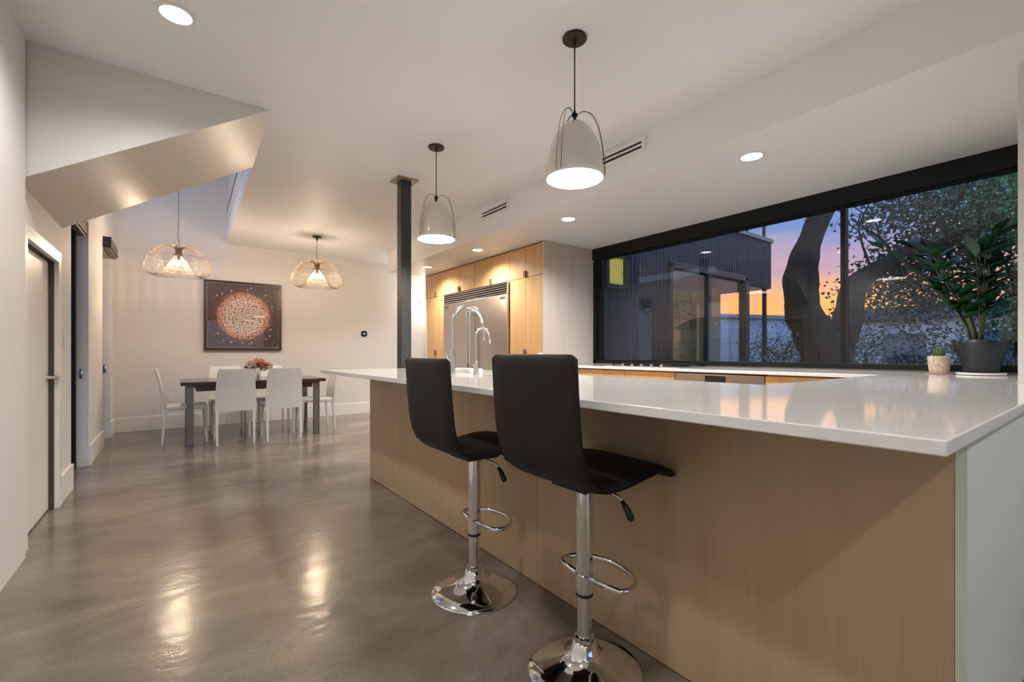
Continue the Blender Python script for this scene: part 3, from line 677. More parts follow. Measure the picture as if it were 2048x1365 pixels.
# ------------------------------------------------------------------ bar stools
def stool(x, y, label, rz=0, dz=0):
    t = thing('bar_stool', label, 'bar stool', (x, y, 0), rz, 'black bar stools at the island')
    MB().lathe([(.190, .0), (.192, .006), (.188, .012), (.14, .024), (.09, .040), (.06, .058), (.045, .078), (.040, .10), (.033, .104), (.033, .118), (.026, .122)], 56).build('base', 'chrome', t, auto=50)
    MB().tube([(0, 0, .115), (0, 0, .30)], .0245, 28).build('lower_column', 'chrome', t, auto=50)
    MB().lathe([(.0285, .256), (.030, .258), (.030, .266), (.0285, .268)], 28).build('collar', 'black_plastic', t, auto=40)
    MB().tube([(0, 0, .262), (0, 0, .645 + dz)], .0285, 28).build('gas_lift_cover', 'chrome', t, auto=50)
    # footrest: D-shaped loop in front
    zf = .318; pts = [(.0, -.032, zf)]
    for k in range(17):
        a = -PI / 2 - .35 + (PI + .7) * k / 16; pts.append((.055 + .105 * math.cos(a), .15 * math.sin(a), zf))
    pts.append((.0, .032, zf))
    MB().tube(pts, .0095, 10).build('footrest', 'chrome', t, smooth=True)
    MB().lathe([(.030, .304), (.032, .306), (.032, .330), (.030, .332)], 24).build('footrest_clamp', 'chrome', t, auto=40)
    # one bent upholstered shell: profile swept across the width
    pf = [(-.2385, 1.078), (-.238, 1.062), (-.236, 1.02), (-.232, .95), (-.226, .88), (-.218, .81), (-.206, .752), (-.184, .708), (-.150, .682), (-.105, .672), (-.05, .672), (.01, .678), (.07, .688), (.13, .695), (.18, .694), (.205, .687), (.218, .674), (.226, .662)]
    pf = [(a, b + dz - (.0 if b > .9 else 0)) for a, b in pf]
    th = .033; nW = 13; n = len(pf); m = MB(); hwid = .205
    def nrm(i):
        a = Vector(pf[max(0, i - 1)]); b = Vector(pf[min(n - 1, i + 1)]); d = (b - a).normalized(); return Vector((-d.y, d.x))
    ids = {}
    for side in (0, 1):
        for i in range(n):
            nv = nrm(i)
            tf = 1.0 if 0 < i < n - 1 else .35
            hw = hwid * (1 - .0 * i)
            if i == 0: hw -= .016
            if i == 1: hw -= .003
            if i == n - 1: hw -= .016
            if i == n - 2: hw -= .003
            for j in range(nW):
                s = -1 + 2 * j / (nW - 1)
                te = th / 2 * tf * (1 - .75 * abs(s) ** 7)
                q = Vector(pf[i]) + nv * (te if side else -te)
                ids[side, i, j] = len(m.v); m.v.append((q.x, s * hw, q.y))
    def fa(*k): m.f.append(k); m.m.append(0)
    for i in range(n - 1):
        for j in range(nW - 1):
            fa(ids[0, i, j], ids[0, i, j + 1], ids[0, i + 1, j + 1], ids[0, i + 1, j]); fa(ids[1, i, j], ids[1, i + 1, j], ids[1, i + 1, j + 1], ids[1, i, j + 1])
        for j in (0, nW - 1):
            q = (ids[0, i, j], ids[0, i + 1, j], ids[1, i + 1, j], ids[1, i, j]); fa(*(q if j == 0 else q[::-1]))
    for i in (0, n - 1):
        for j in range(nW - 1):
            q = (ids[0, i, j], ids[1, i, j], ids[1, i, j + 1], ids[0, i, j + 1]); fa(*(q if i == 0 else q[::-1]))
    sh = m.build('seat_shell', 'black_leather', t, sub=2)
    # piping round the whole edge
    side = [(pf[i][0], pf[i][1]) for i in range(1, n - 1)]
    loop = [(x, hwid - .004, z) for x, z in side]
    loop += [(pf[-1][0] - .006, q * hwid, pf[-1][1] + .006) for q in (.9, .4, 0, -.4, -.9)]
    loop += [(x, -(hwid - .004), z) for x, z in side[::-1]]
    loop += [(pf[0][0], q * hwid, pf[0][1] - .006) for q in (-.9, -.4, 0, .4, .9)]
    MB().tube(loop, .0055, 6, closed=True).build('piping', 'black_leather', sh, smooth=True)
    B(-.08, .08, -.08, .08, .630 + dz, .648 + dz).build('seat_plate', 'black_steel', t, bevel=.004)
    lv = MB().tube([(.02, -.05, .63 + dz), (.045, -.105, .612 + dz), (.052, -.125, .592 + dz)], .0045, 8).build('lever', 'chrome', t, smooth=True)
    MB().tube([(.050, -.120, .597 + dz), (.056, -.136, .572 + dz), (.061, -.146, .550 + dz), (.063, -.150, .538 + dz)], [.007, .011, .013, .008], 12).build('grip', 'black_plastic', lv, smooth=True)
    return t
stool(1.122, 1.10, 'black leatherette bar stool nearest the camera, chrome base cut by the frame')
stool(1.09, 1.76, 'black leatherette bar stool farther along the island, whole chrome base visible', dz=-.018)

# ------------------------------------------------------------------ dining table
t = thing('dining_table', 'dark walnut extending dining table with grey square legs', 'table', (.84, 6.87, 0))
off(t, B(.05, 1.63, 6.40, 7.35, .705, .745)).build('tabletop', 'table_top', t, bevel=.006)
m = MB(); m.box(.20, 1.48, 6.50, 6.53, .63, .70); m.box(.20, 1.48, 7.22, 7.25, .63, .70); m.box(.20, .23, 6.53, 7.22, .63, .70); m.box(1.45, 1.48, 6.53, 7.22, .63, .70); m.box(.14, .20, 6.49, 7.26, .68, .705); m.box(1.48, 1.54, 6.49, 7.26, .68, .705)
off(t, m).build('apron', 'table_top', t)
for x in (.14, 1.535):
    for y in (6.515, 7.23): off(t, B(x - .036, x + .036, y - .036, y + .036, 0, .704)).build('leg', 'table_leg', t, bevel=.004)

# dining chairs (local: faces +Y)
def chair():
    t = thing('dining_chair', '', 'chair', (0, 0, 0), 0, 'white dining chairs around the table')
    # upholstered seat
    m = MB(); m.box(-.205, .205, -.19, .22, .405, .455); m.build('seat', 'white_leather', t, bevel=.014, bseg=3)
    # back: slightly curved and tapered panel with rounded top
    m = MB(); nz, nx = 9, 7; ids = {}
    for sd in (0, 1):
        for i in range(nz):
            s = i / (nz - 1); z = .395 + s * .50; yb = -.205 - .075 * s ** 1.6; hw = .212 - .020 * s
            if i == nz - 1: hw -= .012
            for j in range(nx):
                q = -1 + 2 * j / (nx - 1); th = .018 * (1 - .5 * q ** 6) * (1 if 0 < i < nz - 1 else .6)
                ids[sd, i, j] = len(m.v); m.v.append((q * hw, yb - .012 * (1 - q * q) * s + (th if sd else -th), z))
    def fa(*k): m.f.append(k); m.m.append(0)
    for i in range(nz - 1):
        for j in range(nx - 1):
            fa(ids[0, i, j], ids[0, i, j + 1], ids[0, i + 1, j + 1], ids[0, i + 1, j]); fa(ids[1, i, j], ids[1, i + 1, j], ids[1, i + 1, j + 1], ids[1, i, j + 1])
        for j in (0, nx - 1):
            q = (ids[0, i, j], ids[0, i + 1, j], ids[1, i + 1, j], ids[1, i, j]); fa(*(q if j == 0 else q[::-1]))
    for i in (0, nz - 1):
        for j in range(nx - 1):
            q = (ids[0, i, j], ids[1, i, j], ids[1, i, j + 1], ids[0, i, j + 1]); fa(*(q if i == 0 else q[::-1]))
    m.build('backrest', 'white_leather', t, auto=50)
    for sx in (-1, 1):
        for yb, yf, nm in ((-.195, -.22, 'leg'), (.20, .21, 'leg')):
            x0 = sx * .188; m = MB()
            def ring(x, y, h, z): return [(x - h, y - h, z), (x + h, y - h, z), (x + h, y + h, z), (x - h, y + h, z)]
            m.add(ring(x0, yf, .010, 0) + ring(x0, yb, .018, .42), [(3, 2, 1, 0), (4, 5, 6, 7), (0, 1, 5, 4), (1, 2, 6, 5), (2, 3, 7, 6), (3, 0, 4, 7)])
            m.build(nm, 'white_leather', t, bevel=.003)
    return t
ch = chair()
spots = [((.58, 6.49), 0, 'white dining chair with back to camera, left of the pair before the table'),
         ((1.10, 6.49), 0, 'white dining chair with back to camera, right of the pair before the table'),
         ((.10, 6.88), -90, 'white dining chair at the left end of the table'),
         ((1.60, 6.86), 90, 'white dining chair at the right end of the table by the island'),
         ((.58, 7.36), 180, 'white dining chair behind the table, left of the flowers'),
         ((1.12, 7.36), 180, 'white dining chair behind the table, right of the flowers')]
for i, ((x, y), a, lb) in enumerate(spots):
    if i == 0: ch.location = (x, y, 0); ch.rotation_euler = (0, 0, R(a)); ch['label'] = lb
    else: dup(ch, None, (x, y, 0), R(a), lb)

# vase and flowers
vx, vy = .90, 6.98
t = thing('glass_vase', 'small clear glass vase on the dining table', 'vase', (vx, vy, .745))
m = MB(); m.lathe([(.030, 0), (.034, .01), (.033, .05), (.036, .09), (.045, .125)], 24); m.f = m.f[:-1]; m.m = m.m[:-1]
m.build('vase_body', 'glass_thin', t, smooth=True)
MB().lathe([(.028, .004), (.031, .055), (0, .055)], 20).build('water', 'glass_thin', t)
M['petal_a'] = mat('coral_petal', (.80, .40, .27), .6, var=.3, vscale=40); M['petal_b'] = mat('dusty_pink_petal', (.80, .56, .50), .6, var=.25, vscale=40)
M['petal_c'] = mat('peach_petal', (.84, .56, .40), .6, var=.3, vscale=40); M['leaf_dark'] = mat('olive_leaf', (.10, .11, .05), .5, var=.3)
def flower(dx, dy, z, r, pm, label, tilt):
    t = thing('flower', label, 'flower', (vx, vy, .752), 0, 'flowers in the glass vase')
    top = Vector((dx, dy, z))
    MB().tube([(dx * .05, dy * .05, .0), (dx * .3, dy * .3, .09), top], [.003, .003, .004], 6).build('stem', 'leaf_dark', t, smooth=True)
    m = MB()
    for k in range(150):
        a = random.uniform(0, 2 * PI); e = random.uniform(-.35, 1) * PI / 2
        d = Vector((math.cos(a) * math.cos(e), math.sin(a) * math.cos(e), math.sin(e))); s = d.cross(Vector((.3, .2, 1))).normalized() * r * .13
        b = top + d * r * .25; tp = top + d * r * random.uniform(.85, 1.1)
        m.add([b, b + (tp - b) * .6 + s, tp, b + (tp - b) * .6 - s], [(0, 1, 2, 3)])
    m.build('bloom', pm, t)
    m = MB()
    for k in range(9):
        a = random.uniform(0, 2 * PI); d = Vector((math.cos(a), math.sin(a), random.uniform(-.55, .3))); s = d.cross(Vector((0, 0, 1))).normalized() * r * .2
        b = top - Vector((0, 0, .015)); tp = b + d * r * 1.45
        m.add([b, b + (tp - b) * .5 + s, tp, b + (tp - b) * .5 - s], [(0, 1, 2, 3)])
    m.build('leaves', 'leaf_dark', t)
flower(.035, -.03, .165, .092, 'petal_a', 'large coral flower at the centre of the vase', 0)
flower(-.095, -.02, .145, .088, 'petal_b', 'dusty pink flower leaning left in the vase', 0)
flower(.125, .01, .135, .075, 'petal_c', 'peach flower leaning right in the vase', 0)
flower(-.01, .05, .205, .06, 'petal_c', 'small peach bud standing highest in the vase', 0)

# ------------------------------------------------------------------ framed picture
def art_mat():
    m, t, b = new_mat('petal_mandala_print'); L = t.links.new; N_ = t.nodes.new
    tc = N_('ShaderNodeTexCoord'); sep = N_('ShaderNodeSeparateXYZ'); L(tc.outputs['Object'], sep.inputs[0])
    comb = N_('ShaderNodeCombineXYZ'); L(sep.outputs['X'], comb.inputs[0]); L(sep.outputs['Z'], comb.inputs[1])
    ln = N_('ShaderNodeVectorMath'); ln.operation = 'LENGTH'; L(comb.outputs[0], ln.inputs[0])
    at2 = N_('ShaderNodeMath'); at2.operation = 'ARCTAN2'; L(sep.outputs['Z'], at2.inputs[0]); L(sep.outputs['X'], at2.inputs[1])
    # petal scales: voronoi over the disc
    vo = N_('ShaderNodeTexVoronoi'); vo.voronoi_dimensions = '2D'; vo.inputs['Scale'].default_value = 36; vo.inputs['Randomness'].default_value = .75; L(comb.outputs[0], vo.inputs['Vector'])
    rv = N_('ShaderNodeValToRGB'); rv.color_ramp.elements[0].position = .15; rv.color_ramp.elements[0].color = (.86, .72, .64, 1); rv.color_ramp.elements[1].position = .80; rv.color_ramp.elements[1].color = (.06, .035, .03, 1)
    L(vo.outputs['Distance'], rv.inputs[0])
    # tint by radius: pale core, copper rim, dark ground
    rr = N_('ShaderNodeValToRGB'); e = rr.color_ramp.elements
    nz = N_('ShaderNodeTexNoise'); nz.inputs['Scale'].default_value = 9; L(comb.outputs[0], nz.inputs['Vector'])
    nm = N_('ShaderNodeMath'); nm.operation = 'MULTIPLY_ADD'; nm.inputs[1].default_value = .05; L(nz.outputs['Fac'], nm.inputs[0]); L(ln.outputs['Value'], nm.inputs[2])
    L(nm.outputs[0], rr.inputs[0])
    e[0].position = 0; e[0].color = (.95, .92, .90, 1); e[1].position = 1; e[1].color = (.03, .02, .02, 1)
    for p_, c_ in ((.27, (1, .92, .86, 1)), (.32, (.95, .66, .48, 1)), (.365, (.75, .40, .24, 1)), (.395, (.16, .085, .06, 1)), (.46, (.07, .045, .045, 1))):
        x = e.new(p_); x.color = c_
    mx = N_('ShaderNodeMix'); mx.data_type = 'RGBA'; mx.blend_type = 'MULTIPLY'; mx.inputs[0].default_value = 1
    L(rv.outputs[0], mx.inputs[6]); L(rr.outputs[0], mx.inputs[7])
    # dark ground texture
    n2 = N_('ShaderNodeTexNoise'); n2.inputs['Scale'].default_value = 16; n2.inputs['Detail'].default_value = 6; L(comb.outputs[0], n2.inputs['Vector'])
    r2 = N_('ShaderNodeValToRGB'); r2.color_ramp.elements[0].position = .35; r2.color_ramp.elements[0].color = (.008, .006, .007, 1); r2.color_ramp.elements[1].position = .75; r2.color_ramp.elements[1].color = (.06, .038, .032, 1); L(n2.outputs['Fac'], r2.inputs[0])
    # scattered pale beads in the ring outside
    v2 = N_('ShaderNodeTexVoronoi'); v2.voronoi_dimensions = '2D'; v2.inputs['Scale'].default_value = 9.5; L(comb.outputs[0], v2.inputs['Vector'])
    bd = N_('ShaderNodeMath'); bd.operation = 'LESS_THAN'; bd.inputs[1].default_value = .13; L(v2.outputs['Distance'], bd.inputs[0])
    ring = N_('ShaderNodeMapRange'); ring.inputs['From Min'].default_value = .40; ring.inputs['From Max'].default_value = .405; L(ln.outputs['Value'], ring.inputs[0])
    ring2 = N_('ShaderNodeMapRange'); ring2.inputs['From Min'].default_value = .475; ring2.inputs['From Max'].default_value = .47; L(ln.outputs['Value'], ring2.inputs[0])
    b1 = N_('ShaderNodeMath'); b1.operation = 'MULTIPLY'; L(bd.outputs[0], b1.inputs[0]); L(ring.outputs[0], b1.inputs[1])
    b2 = N_('ShaderNodeMath'); b2.operation = 'MULTIPLY'; L(b1.outputs[0], b2.inputs[0]); L(ring2.outputs[0], b2.inputs[1])
    ad = N_('ShaderNodeMix'); ad.data_type = 'RGBA'; ad.blend_type = 'ADD'; ad.inputs[0].default_value = 1; L(mx.outputs[2], ad.inputs[6]); L(r2.outputs[0], ad.inputs[7])
    fm = N_('ShaderNodeMix'); fm.data_type = 'RGBA'; L(b2.outputs[0], fm.inputs[0]); L(ad.outputs[2], fm.inputs[6]); fm.inputs[7].default_value = (.45, .36, .32, 1)
    L(fm.outputs[2], b.inputs['Base Color']); b.inputs['Roughness'].default_value = .5
    b.inputs['Coat Weight'].default_value = 1.0; b.inputs['Coat Roughness'].default_value = .01
    return m
px0, px1, pz0, pz1 = .34, 1.378, 1.086, 2.176
pz0 = at(405, 700.6, y=YB - .05).z
cxp, czp = (px0 + px1) / 2, (pz0 + pz1) / 2
t = thing('framed_picture', 'square dark framed picture of a pale petal disc on black', 'picture', (cxp, YB - .0, czp))
hw, hh = (px1 - px0) / 2, (pz1 - pz0) / 2
m = MB(); f = .038
m.box(-hw, hw, -.05, -.001, hh - f, hh); m.box(-hw, hw, -.05, -.001, -hh, -hh + f); m.box(-hw, -hw + f, -.05, -.001, -hh + f, hh - f); m.box(hw - f, hw, -.05, -.001, -hh + f, hh - f)
m.build('frame', mat('dark_walnut_frame', (.045, .026, .018), .35), t, bevel=.003)
m = MB(); g = f + .006; m.box(-hw + f, hw - f, -.038, -.03, hh - g, hh - f); m.box(-hw + f, hw - f, -.038, -.03, -hh + f, -hh + g); m.box(-hw + f, -hw + g, -.038, -.03, -hh + g, hh - g); m.box(hw - g, hw - f, -.038, -.03, -hh + g, hh - g)
m.build('fillet', mat('grey_fillet', (.42, .36, .33), .4), t)
B(-hw + f, hw - f, -.030, -.012, -hh + f, hh - f).build('print', art_mat(), t)

# ------------------------------------------------------------------ potted plants on the window counter
M['leaf_gloss'] = mat('glossy_dark_leaf', (.010, .055, .020), .3, var=.45, vscale=9)
M['leaf_aloe'] = mat('aloe_leaf', (.07, .12, .03), .45, var=.5, vscale=14)
M['pot_dark'] = mat('charcoal_pot', (.016, .020, .022), .5, var=.15)
M['pot_beige'] = mat('speckled_beige_pot', (.52, .40, .29), .7, var=.35, vscale=90, bump=.4, bscale=120)
M['soil'] = mat('soil', (.02, .014, .01), .9)
M['stem'] = mat('green_stem', (.05, .07, .03), .5)
def leaf_mesh(name, L, W, mt):
    m = MB(); n = 6
    for i in range(n + 1):
        s = i / n; w = W * math.sin(PI * min(1, s * .92 + .04)) ** .8 * (1 - .25 * s); y = L * s; z = -.22 * L * s * s
        m.v += [(-w, y, z + .18 * w), (0, y, z), (w, y, z + .18 * w)]
    for i in range(n):
        a = 3 * i; m.f += [(a, a + 1, a + 4, a + 3), (a + 1, a + 2, a + 5, a + 4)]; m.m += [0, 0]
    me = bpy.data.meshes.new(name); me.from_pydata(m.v, [], m.f); me.materials.append(M[mt])
    me.polygons.foreach_set('use_smooth', [True] * len(me.polygons)); return me
LM = leaf_mesh('leaf', .16, .036, 'leaf_gloss')
px, py = 4.15, .555
t = thing('potted_plant', 'large leafy dark green plant in a flared charcoal pot on white saucer', 'potted plant', (px, py, ZT))
MB().lathe([(.10, 0), (.115, .004), (.118, .016), (.112, .016), (.10, .008), (0, .008)], 32).build('saucer', 'socket', t, auto=40)
m = MB(); NS = 32
for r, z, wv in ((.078, .009, 0), (.085, .05, .004), (.098, .11, .008), (.115, .17, .012), (.13, .215, .014), (.124, .217, .014), (.11, .19, .010)):
    for k in range(NS):
        a = 2 * PI * k / NS; rr = r + wv * math.cos(4 * a); m.v.append((rr * math.cos(a), rr * math.sin(a), z + wv * .9 * math.cos(4 * a)))
for i in range(6):
    for k in range(NS): k2 = (k + 1) % NS; m.f.append((i * NS + k, i * NS + k2, (i + 1) * NS + k2, (i + 1) * NS + k)); m.m.append(0)
m.f.append(tuple(range(NS))[::-1]); m.m.append(0)
m.build('pot', 'pot_dark', t, smooth=True)
MB().lathe([(.116, .185), (.06, .195), (0, .2)], 24).build('soil', 'soil', t, smooth=True)
rnd = random.Random(3)
nst = 14
for k in range(nst):
    a = 2 * PI * k / nst + rnd.uniform(-.2, .2)
    ln = rnd.uniform(.55, .82); lean = rnd.uniform(.12, .42)
    dx, dy = math.cos(a), math.sin(a)
    kx = .32 if dx > 0 else 1.0                       # the pane stops it on the window side
    ky = .22 if dy < 0 else 1.15                      # the wall end stops it on that side
    pts = []
    for q in range(7):
        s = q / 6; pts.append(Vector((dx * kx * (.03 + lean * s ** 1.5), dy * ky * (.03 + lean * s ** 1.5), .18 + ln * s * (1 - .12 * s))))
    st = MB().tube(pts, [.009, .008, .007, .006, .005, .004, .003], 6).build('stem', 'stem', t, smooth=True)
    for q in range(2, 7):
        for sd in ((-1, 1) if q < 6 else (-1, 0, 1)):
            p = pts[q]; tg = (pts[min(6, q + 1)] - pts[q - 1]).normalized()
            side = tg.cross(Vector((0, 0, 1)));
            if side.length < .1: side = Vector((dy, -dx, 0))
            side.normalize()
            d = (side * sd * .9 + tg * .55 + Vector((rnd.uniform(-.2, .2), rnd.uniform(-.2, .2), rnd.uniform(-.1, .25)))).normalized()
            if p.x + d.x * .18 > .165: d.x = min(d.x, (.165 - p.x) / .18)
            if p.y + d.y * .18 < -.19: d.y = max(d.y, (-.19 - p.y) / .18)
            d.normalize()
            z = Vector((0, 0, 1)); xx = d.cross(z).normalized(); zz = xx.cross(d)
            mw = Matrix((xx, d, zz)).transposed().to_4x4(); mw.translation = p
            o = bpy.data.objects.new('leaf', LM); C.objects.link(o); o.parent = t
            s = rnd.uniform(.75, 1.12); o.matrix_local = mw @ Matrix.Scale(s, 4)
px, py = 4.12, .748
t = thing('potted_plant', 'little succulent in a speckled beige pot beside the charcoal pot', 'potted plant', (px, py, ZT))
MB().lathe([(.066, 0), (.07, .003), (.07, .007), (0, .007)], 28).build('coaster', mat('rose_coaster', (.42, .22, .22), .6), t, auto=40)
MB().lathe([(.048, .0075), (.052, .03), (.058, .09), (.060, .12), (.056, .122), (.054, .10), (0, .10)], 32).build('pot', 'pot_beige', t, auto=50)
SM = leaf_mesh('leaf', .10, .013, 'leaf_aloe')
for k in range(13):
    a = 2 * PI * k / 13; d = Vector((math.cos(a) * .38, math.sin(a) * .38, rnd.uniform(.7, 1))).normalized()
    xx = Vector((-math.sin(a), math.cos(a), 0)); zz = xx.cross(d)
    mw = Matrix((xx, d, zz)).transposed().to_4x4(); mw.translation = Vector((math.cos(a) * .018, math.sin(a) * .018, .098))
    o = bpy.data.objects.new('leaf', SM); C.objects.link(o); o.parent = t; o.matrix_local = mw @ Matrix.Scale(rnd.uniform(.6, 1.0), 4)

# ------------------------------------------------------------------ outside: ground, house wing, trees
M['grass'] = mat('dusk_lawn', (.035, .05, .025), .9, var=.4, vscale=1.2)
M['clad'] = mat('dark_corrugated_metal', (.006, .042, .080), .42, .2, var=.12, vscale=2)
M['ledge'] = mat('grey_metal_coping', (.32, .34, .36), .45, .3)
M['frame_out'] = mat('slate_window_frame', (.035, .05, .065), .4)
M['olive'] = mat('olive_room_paint', (.40, .34, .14), .7)
M['bark'] = mat('oak_bark', (.022, .018, .019), .85, var=.55, vscale=9, vstretch=(3, 3, .6), bump=.8, bscale=7)
M['twig'] = mat('twig_bark', (.035, .03, .03), .9)
M['leaf_oak'] = mat('grey_green_leaf', (.12, .155, .115), .55, var=.5, vscale=3)
M['leaf_shrub'] = mat('shrub_leaf', (.21, .24, .19), .55, var=.5, vscale=3)
M['leaf_bright'] = mat('bright_green_leaf', (.05, .26, .10), .5, var=.4, vscale=2)
M['pale_wall'] = mat('pale_blue_render', (.62, .72, .86), .7)
M['lav_wall'] = mat('lavender_grey_siding', (.86, .86, .92), .7, var=.05)
M['deck'] = mat('grey_planter_edge', (.16, .17, .18), .7)
struct('ground', B(-60, 70, -60, 60, -.35, -.15), 'grass', 'dark lawn outside the window')
YF = 4.25
wg = thing('house_wing', 'dark corrugated metal wing of the house seen through the window', 'building', (7, 5.8, -.15))
fx = lambda u: at(u, 700, y=YF).x
fz = lambda u, v: at(u, v, y=YF).z
X0, X1, X2 = 4.60, fx(1497), fx(1541)
ZTOP = fz(1540, 487); ZLOW = fz(1540, 578)
WIN = (fx(1212), fx(1250), fz(1231, 574), fz(1231, 512))
SLD = (fx(1337), fx(1489), -.05, (fz(1337, 528) + fz(1489, 556)) / 2)
def corr(xa, xb, za, zb, m, ypl, per=.085, dep=.016):
    n = max(1, round((xb - xa) / per)); p = (xb - xa) / n
    prof = []
    for k in range(n):
        b = xa + k * p; prof += [(b, 0), (b + p * .45, 0), (b + p * .55, -dep), (b + p * .90, -dep)]
    prof.append((xb, 0))
    o = len(m.v)
    for x, d in prof: m.v += [(x, ypl + d, za), (x, ypl + d, zb)]
    for k in range(len(prof) - 1): a = o + 2 * k; m.f.append((a, a + 2, a + 3, a + 1)); m.m.append(0)
m = MB()
corr(X0, WIN[0], -.15, ZTOP, m, YF); corr(WIN[0], WIN[1], -.15, WIN[2], m, YF); corr(WIN[0], WIN[1], WIN[3], ZTOP, m, YF)
corr(WIN[1], SLD[0], -.15, ZTOP, m, YF); corr(SLD[0], SLD[1], SLD[3], ZTOP, m, YF); corr(SLD[1], X1, ZLOW, ZTOP, m, YF); corr(X1, X2, ZLOW, ZTOP, m, YF)
n0 = len(m.v)
m2 = MB(); corr(YF, 8.0, ZLOW, ZTOP, m2, 0); m.add([(X2 - y, x, z) for x, y, z in m2.v], m2.f)
off(wg, m).build('corrugated_cladding', 'clad', wg)
m = MB(); m.box(X0, X2 + .03, YF - .05, YF + .12, ZTOP, ZTOP + .07); m.box(X2 - .12, X2 + .03, YF + .12, 8.0, ZTOP, ZTOP + .07)
off(wg, m).build('coping', 'ledge', wg)
off(wg, B(X0, X2 - .02, YF + .03, 8.0, ZLOW + .02, ZLOW + .12)).build('overhang_soffit', 'frame_out', wg)
off(wg, B(X0, X2 - .02, YF + .04, 8.0, ZTOP - .1, ZTOP)).build('roof_deck', 'frame_out', wg)
w_ = off(wg, B(WIN[0] + .03, WIN[1] - .03, YF + .01, YF + .02, WIN[2] + .03, WIN[3] - .03)).build('lit_window', mat('lit_amber_glass', (.5, .4, .1), .3, emit=(.62, .50, .10), estr=.22, var=.2, vscale=12), wg)
m = MB(); a, b, c, d_ = WIN
m.box(a - .02, b + .02, YF - .04, YF + .05, c - .03, c + .03); m.box(a - .02, b + .02, YF - .04, YF + .05, d_ - .03, d_ + .03); m.box(a - .02, a + .03, YF - .04, YF + .05, c, d_); m.box(b - .03, b + .02, YF - .04, YF + .05, c, d_)
off(wg, m).build('window_frame', 'frame_out', w_)
a, b, c, d_ = SLD; sl_mid = fx(1418)
m = MB(); m.box(a - .03, b + .03, YF - .05, YF + .08, d_ - .06, d_ + .04); m.box(a - .03, b + .03, YF - .05, YF + .08, c, c + .06); m.box(a - .03, a + .05, YF - .05, YF + .08, c, d_); m.box(b - .05, b + .03, YF - .05, YF + .08, c, d_); m.box(sl_mid - .04, sl_mid + .04, YF - .02, YF + .08, c, d_)
sf = off(wg, m).build('sliding_door_frame', 'frame_out', wg)
off(wg, B(a + .05, sl_mid - .04, YF + .02, YF + .026, c + .06, d_ - .06)).build('pane', 'glass', sf)
off(wg, B(sl_mid + .04, b - .05, YF + .03, YF + .036, c + .06, d_ - .06)).build('pane', 'glass', sf)
off(wg, B(X1 + .0, X2 - .06, YF + .03, YF + .036, -.1, ZLOW)).build('corner_pane', 'glass', wg)
xp = fx(1532)
off(wg, B(xp - .03, xp + .03, YF + .0, YF + .06, -.15, ZLOW)).build('corner_post', 'black_steel', wg)
off(wg, B(b + .03, X1, YF - .02, YF + .10, -.15, ZLOW)).build('wall_pier', 'frame_out', wg)
m = MB(); xr = fx(1460)
off(wg, B(xr, X2 - .03, YF + .02, YF + .03, ZTOP + .08, ZTOP + .75)).build('balustrade_pane', 'glass', wg)
for u in (1462, 1497, 1531): off(wg, B(fx(u) - .025, fx(u) + .025, YF + .01, YF + .05, ZTOP + .07, ZTOP + .9)).build('balustrade_post', 'black_steel', wg)
off(wg, B(X0, X1, YF + .1, 7.1, -.15, -.02)).build('room_floor', 'oak', wg)
off(wg, B(X0, X1, 5.4, 5.5, -.02, ZLOW)).build('room_back_wall', 'olive', wg)
off(wg, B(X1 - .06, X1, 4.80, 5.4, -.02, ZLOW)).build('room_end_wall', 'olive', wg)
off(wg, B(X0, X0 + .03, YF + .1, 5.4, -.02, ZLOW)).build('room_side_wall', 'olive', wg)
off(wg, B(at(1338, 660, y=5.37).x, at(1358, 660, y=5.37).x, 5.37, 5.4, at(1348, 695, y=5.37).z, at(1348, 634, y=5.37).z)).build('room_picture', mat('ochre_canvas', (.55, .46, .16), .6), wg)
rl = lamp('wing_room_lamp', 'POINT', (fx(1395) - 7, 4.95 - 5.8, 2.2), 5, (1, .82, .45), wg, .1)

def leaf_cloud(name, blobs, size, mt, parent, seed, label=None):
    rn = random.Random(seed); m = MB()
    for c, r, n in blobs:
        c = Vector(c); r = Vector(r) if isinstance(r, (tuple, list)) else Vector((r, r, r))
        # leaves gather around twig centres inside the blob
        cl = []
        for q in range(max(1, n // 14)):
            while True:
                p = Vector((rn.uniform(-1, 1), rn.uniform(-1, 1), rn.uniform(-1, 1)))
                if p.length < 1: break
            cl.append(c + Vector((p.x * r.x, p.y * r.y, p.z * r.z)))
        for k in range(n):
            p = rn.choice(cl) + Vector((rn.gauss(0, 1), rn.gauss(0, 1), rn.gauss(0, .8))) * size * 2.2
            d = Vector((rn.gauss(0, 1), rn.gauss(0, 1), rn.gauss(0, .8))).normalized(); s = d.cross(Vector((rn.gauss(0, 1), rn.gauss(0, 1), rn.gauss(0, 1)))).normalized()
            L = size * rn.uniform(.7, 1.3); W = L * .33
            m.add([p, p + d * L * .5 + s * W, p + d * L, p + d * L * .5 - s * W], [(0, 1, 2, 3)])
    o = m.build(name, mt, parent); o['kind'] = 'stuff'; return o
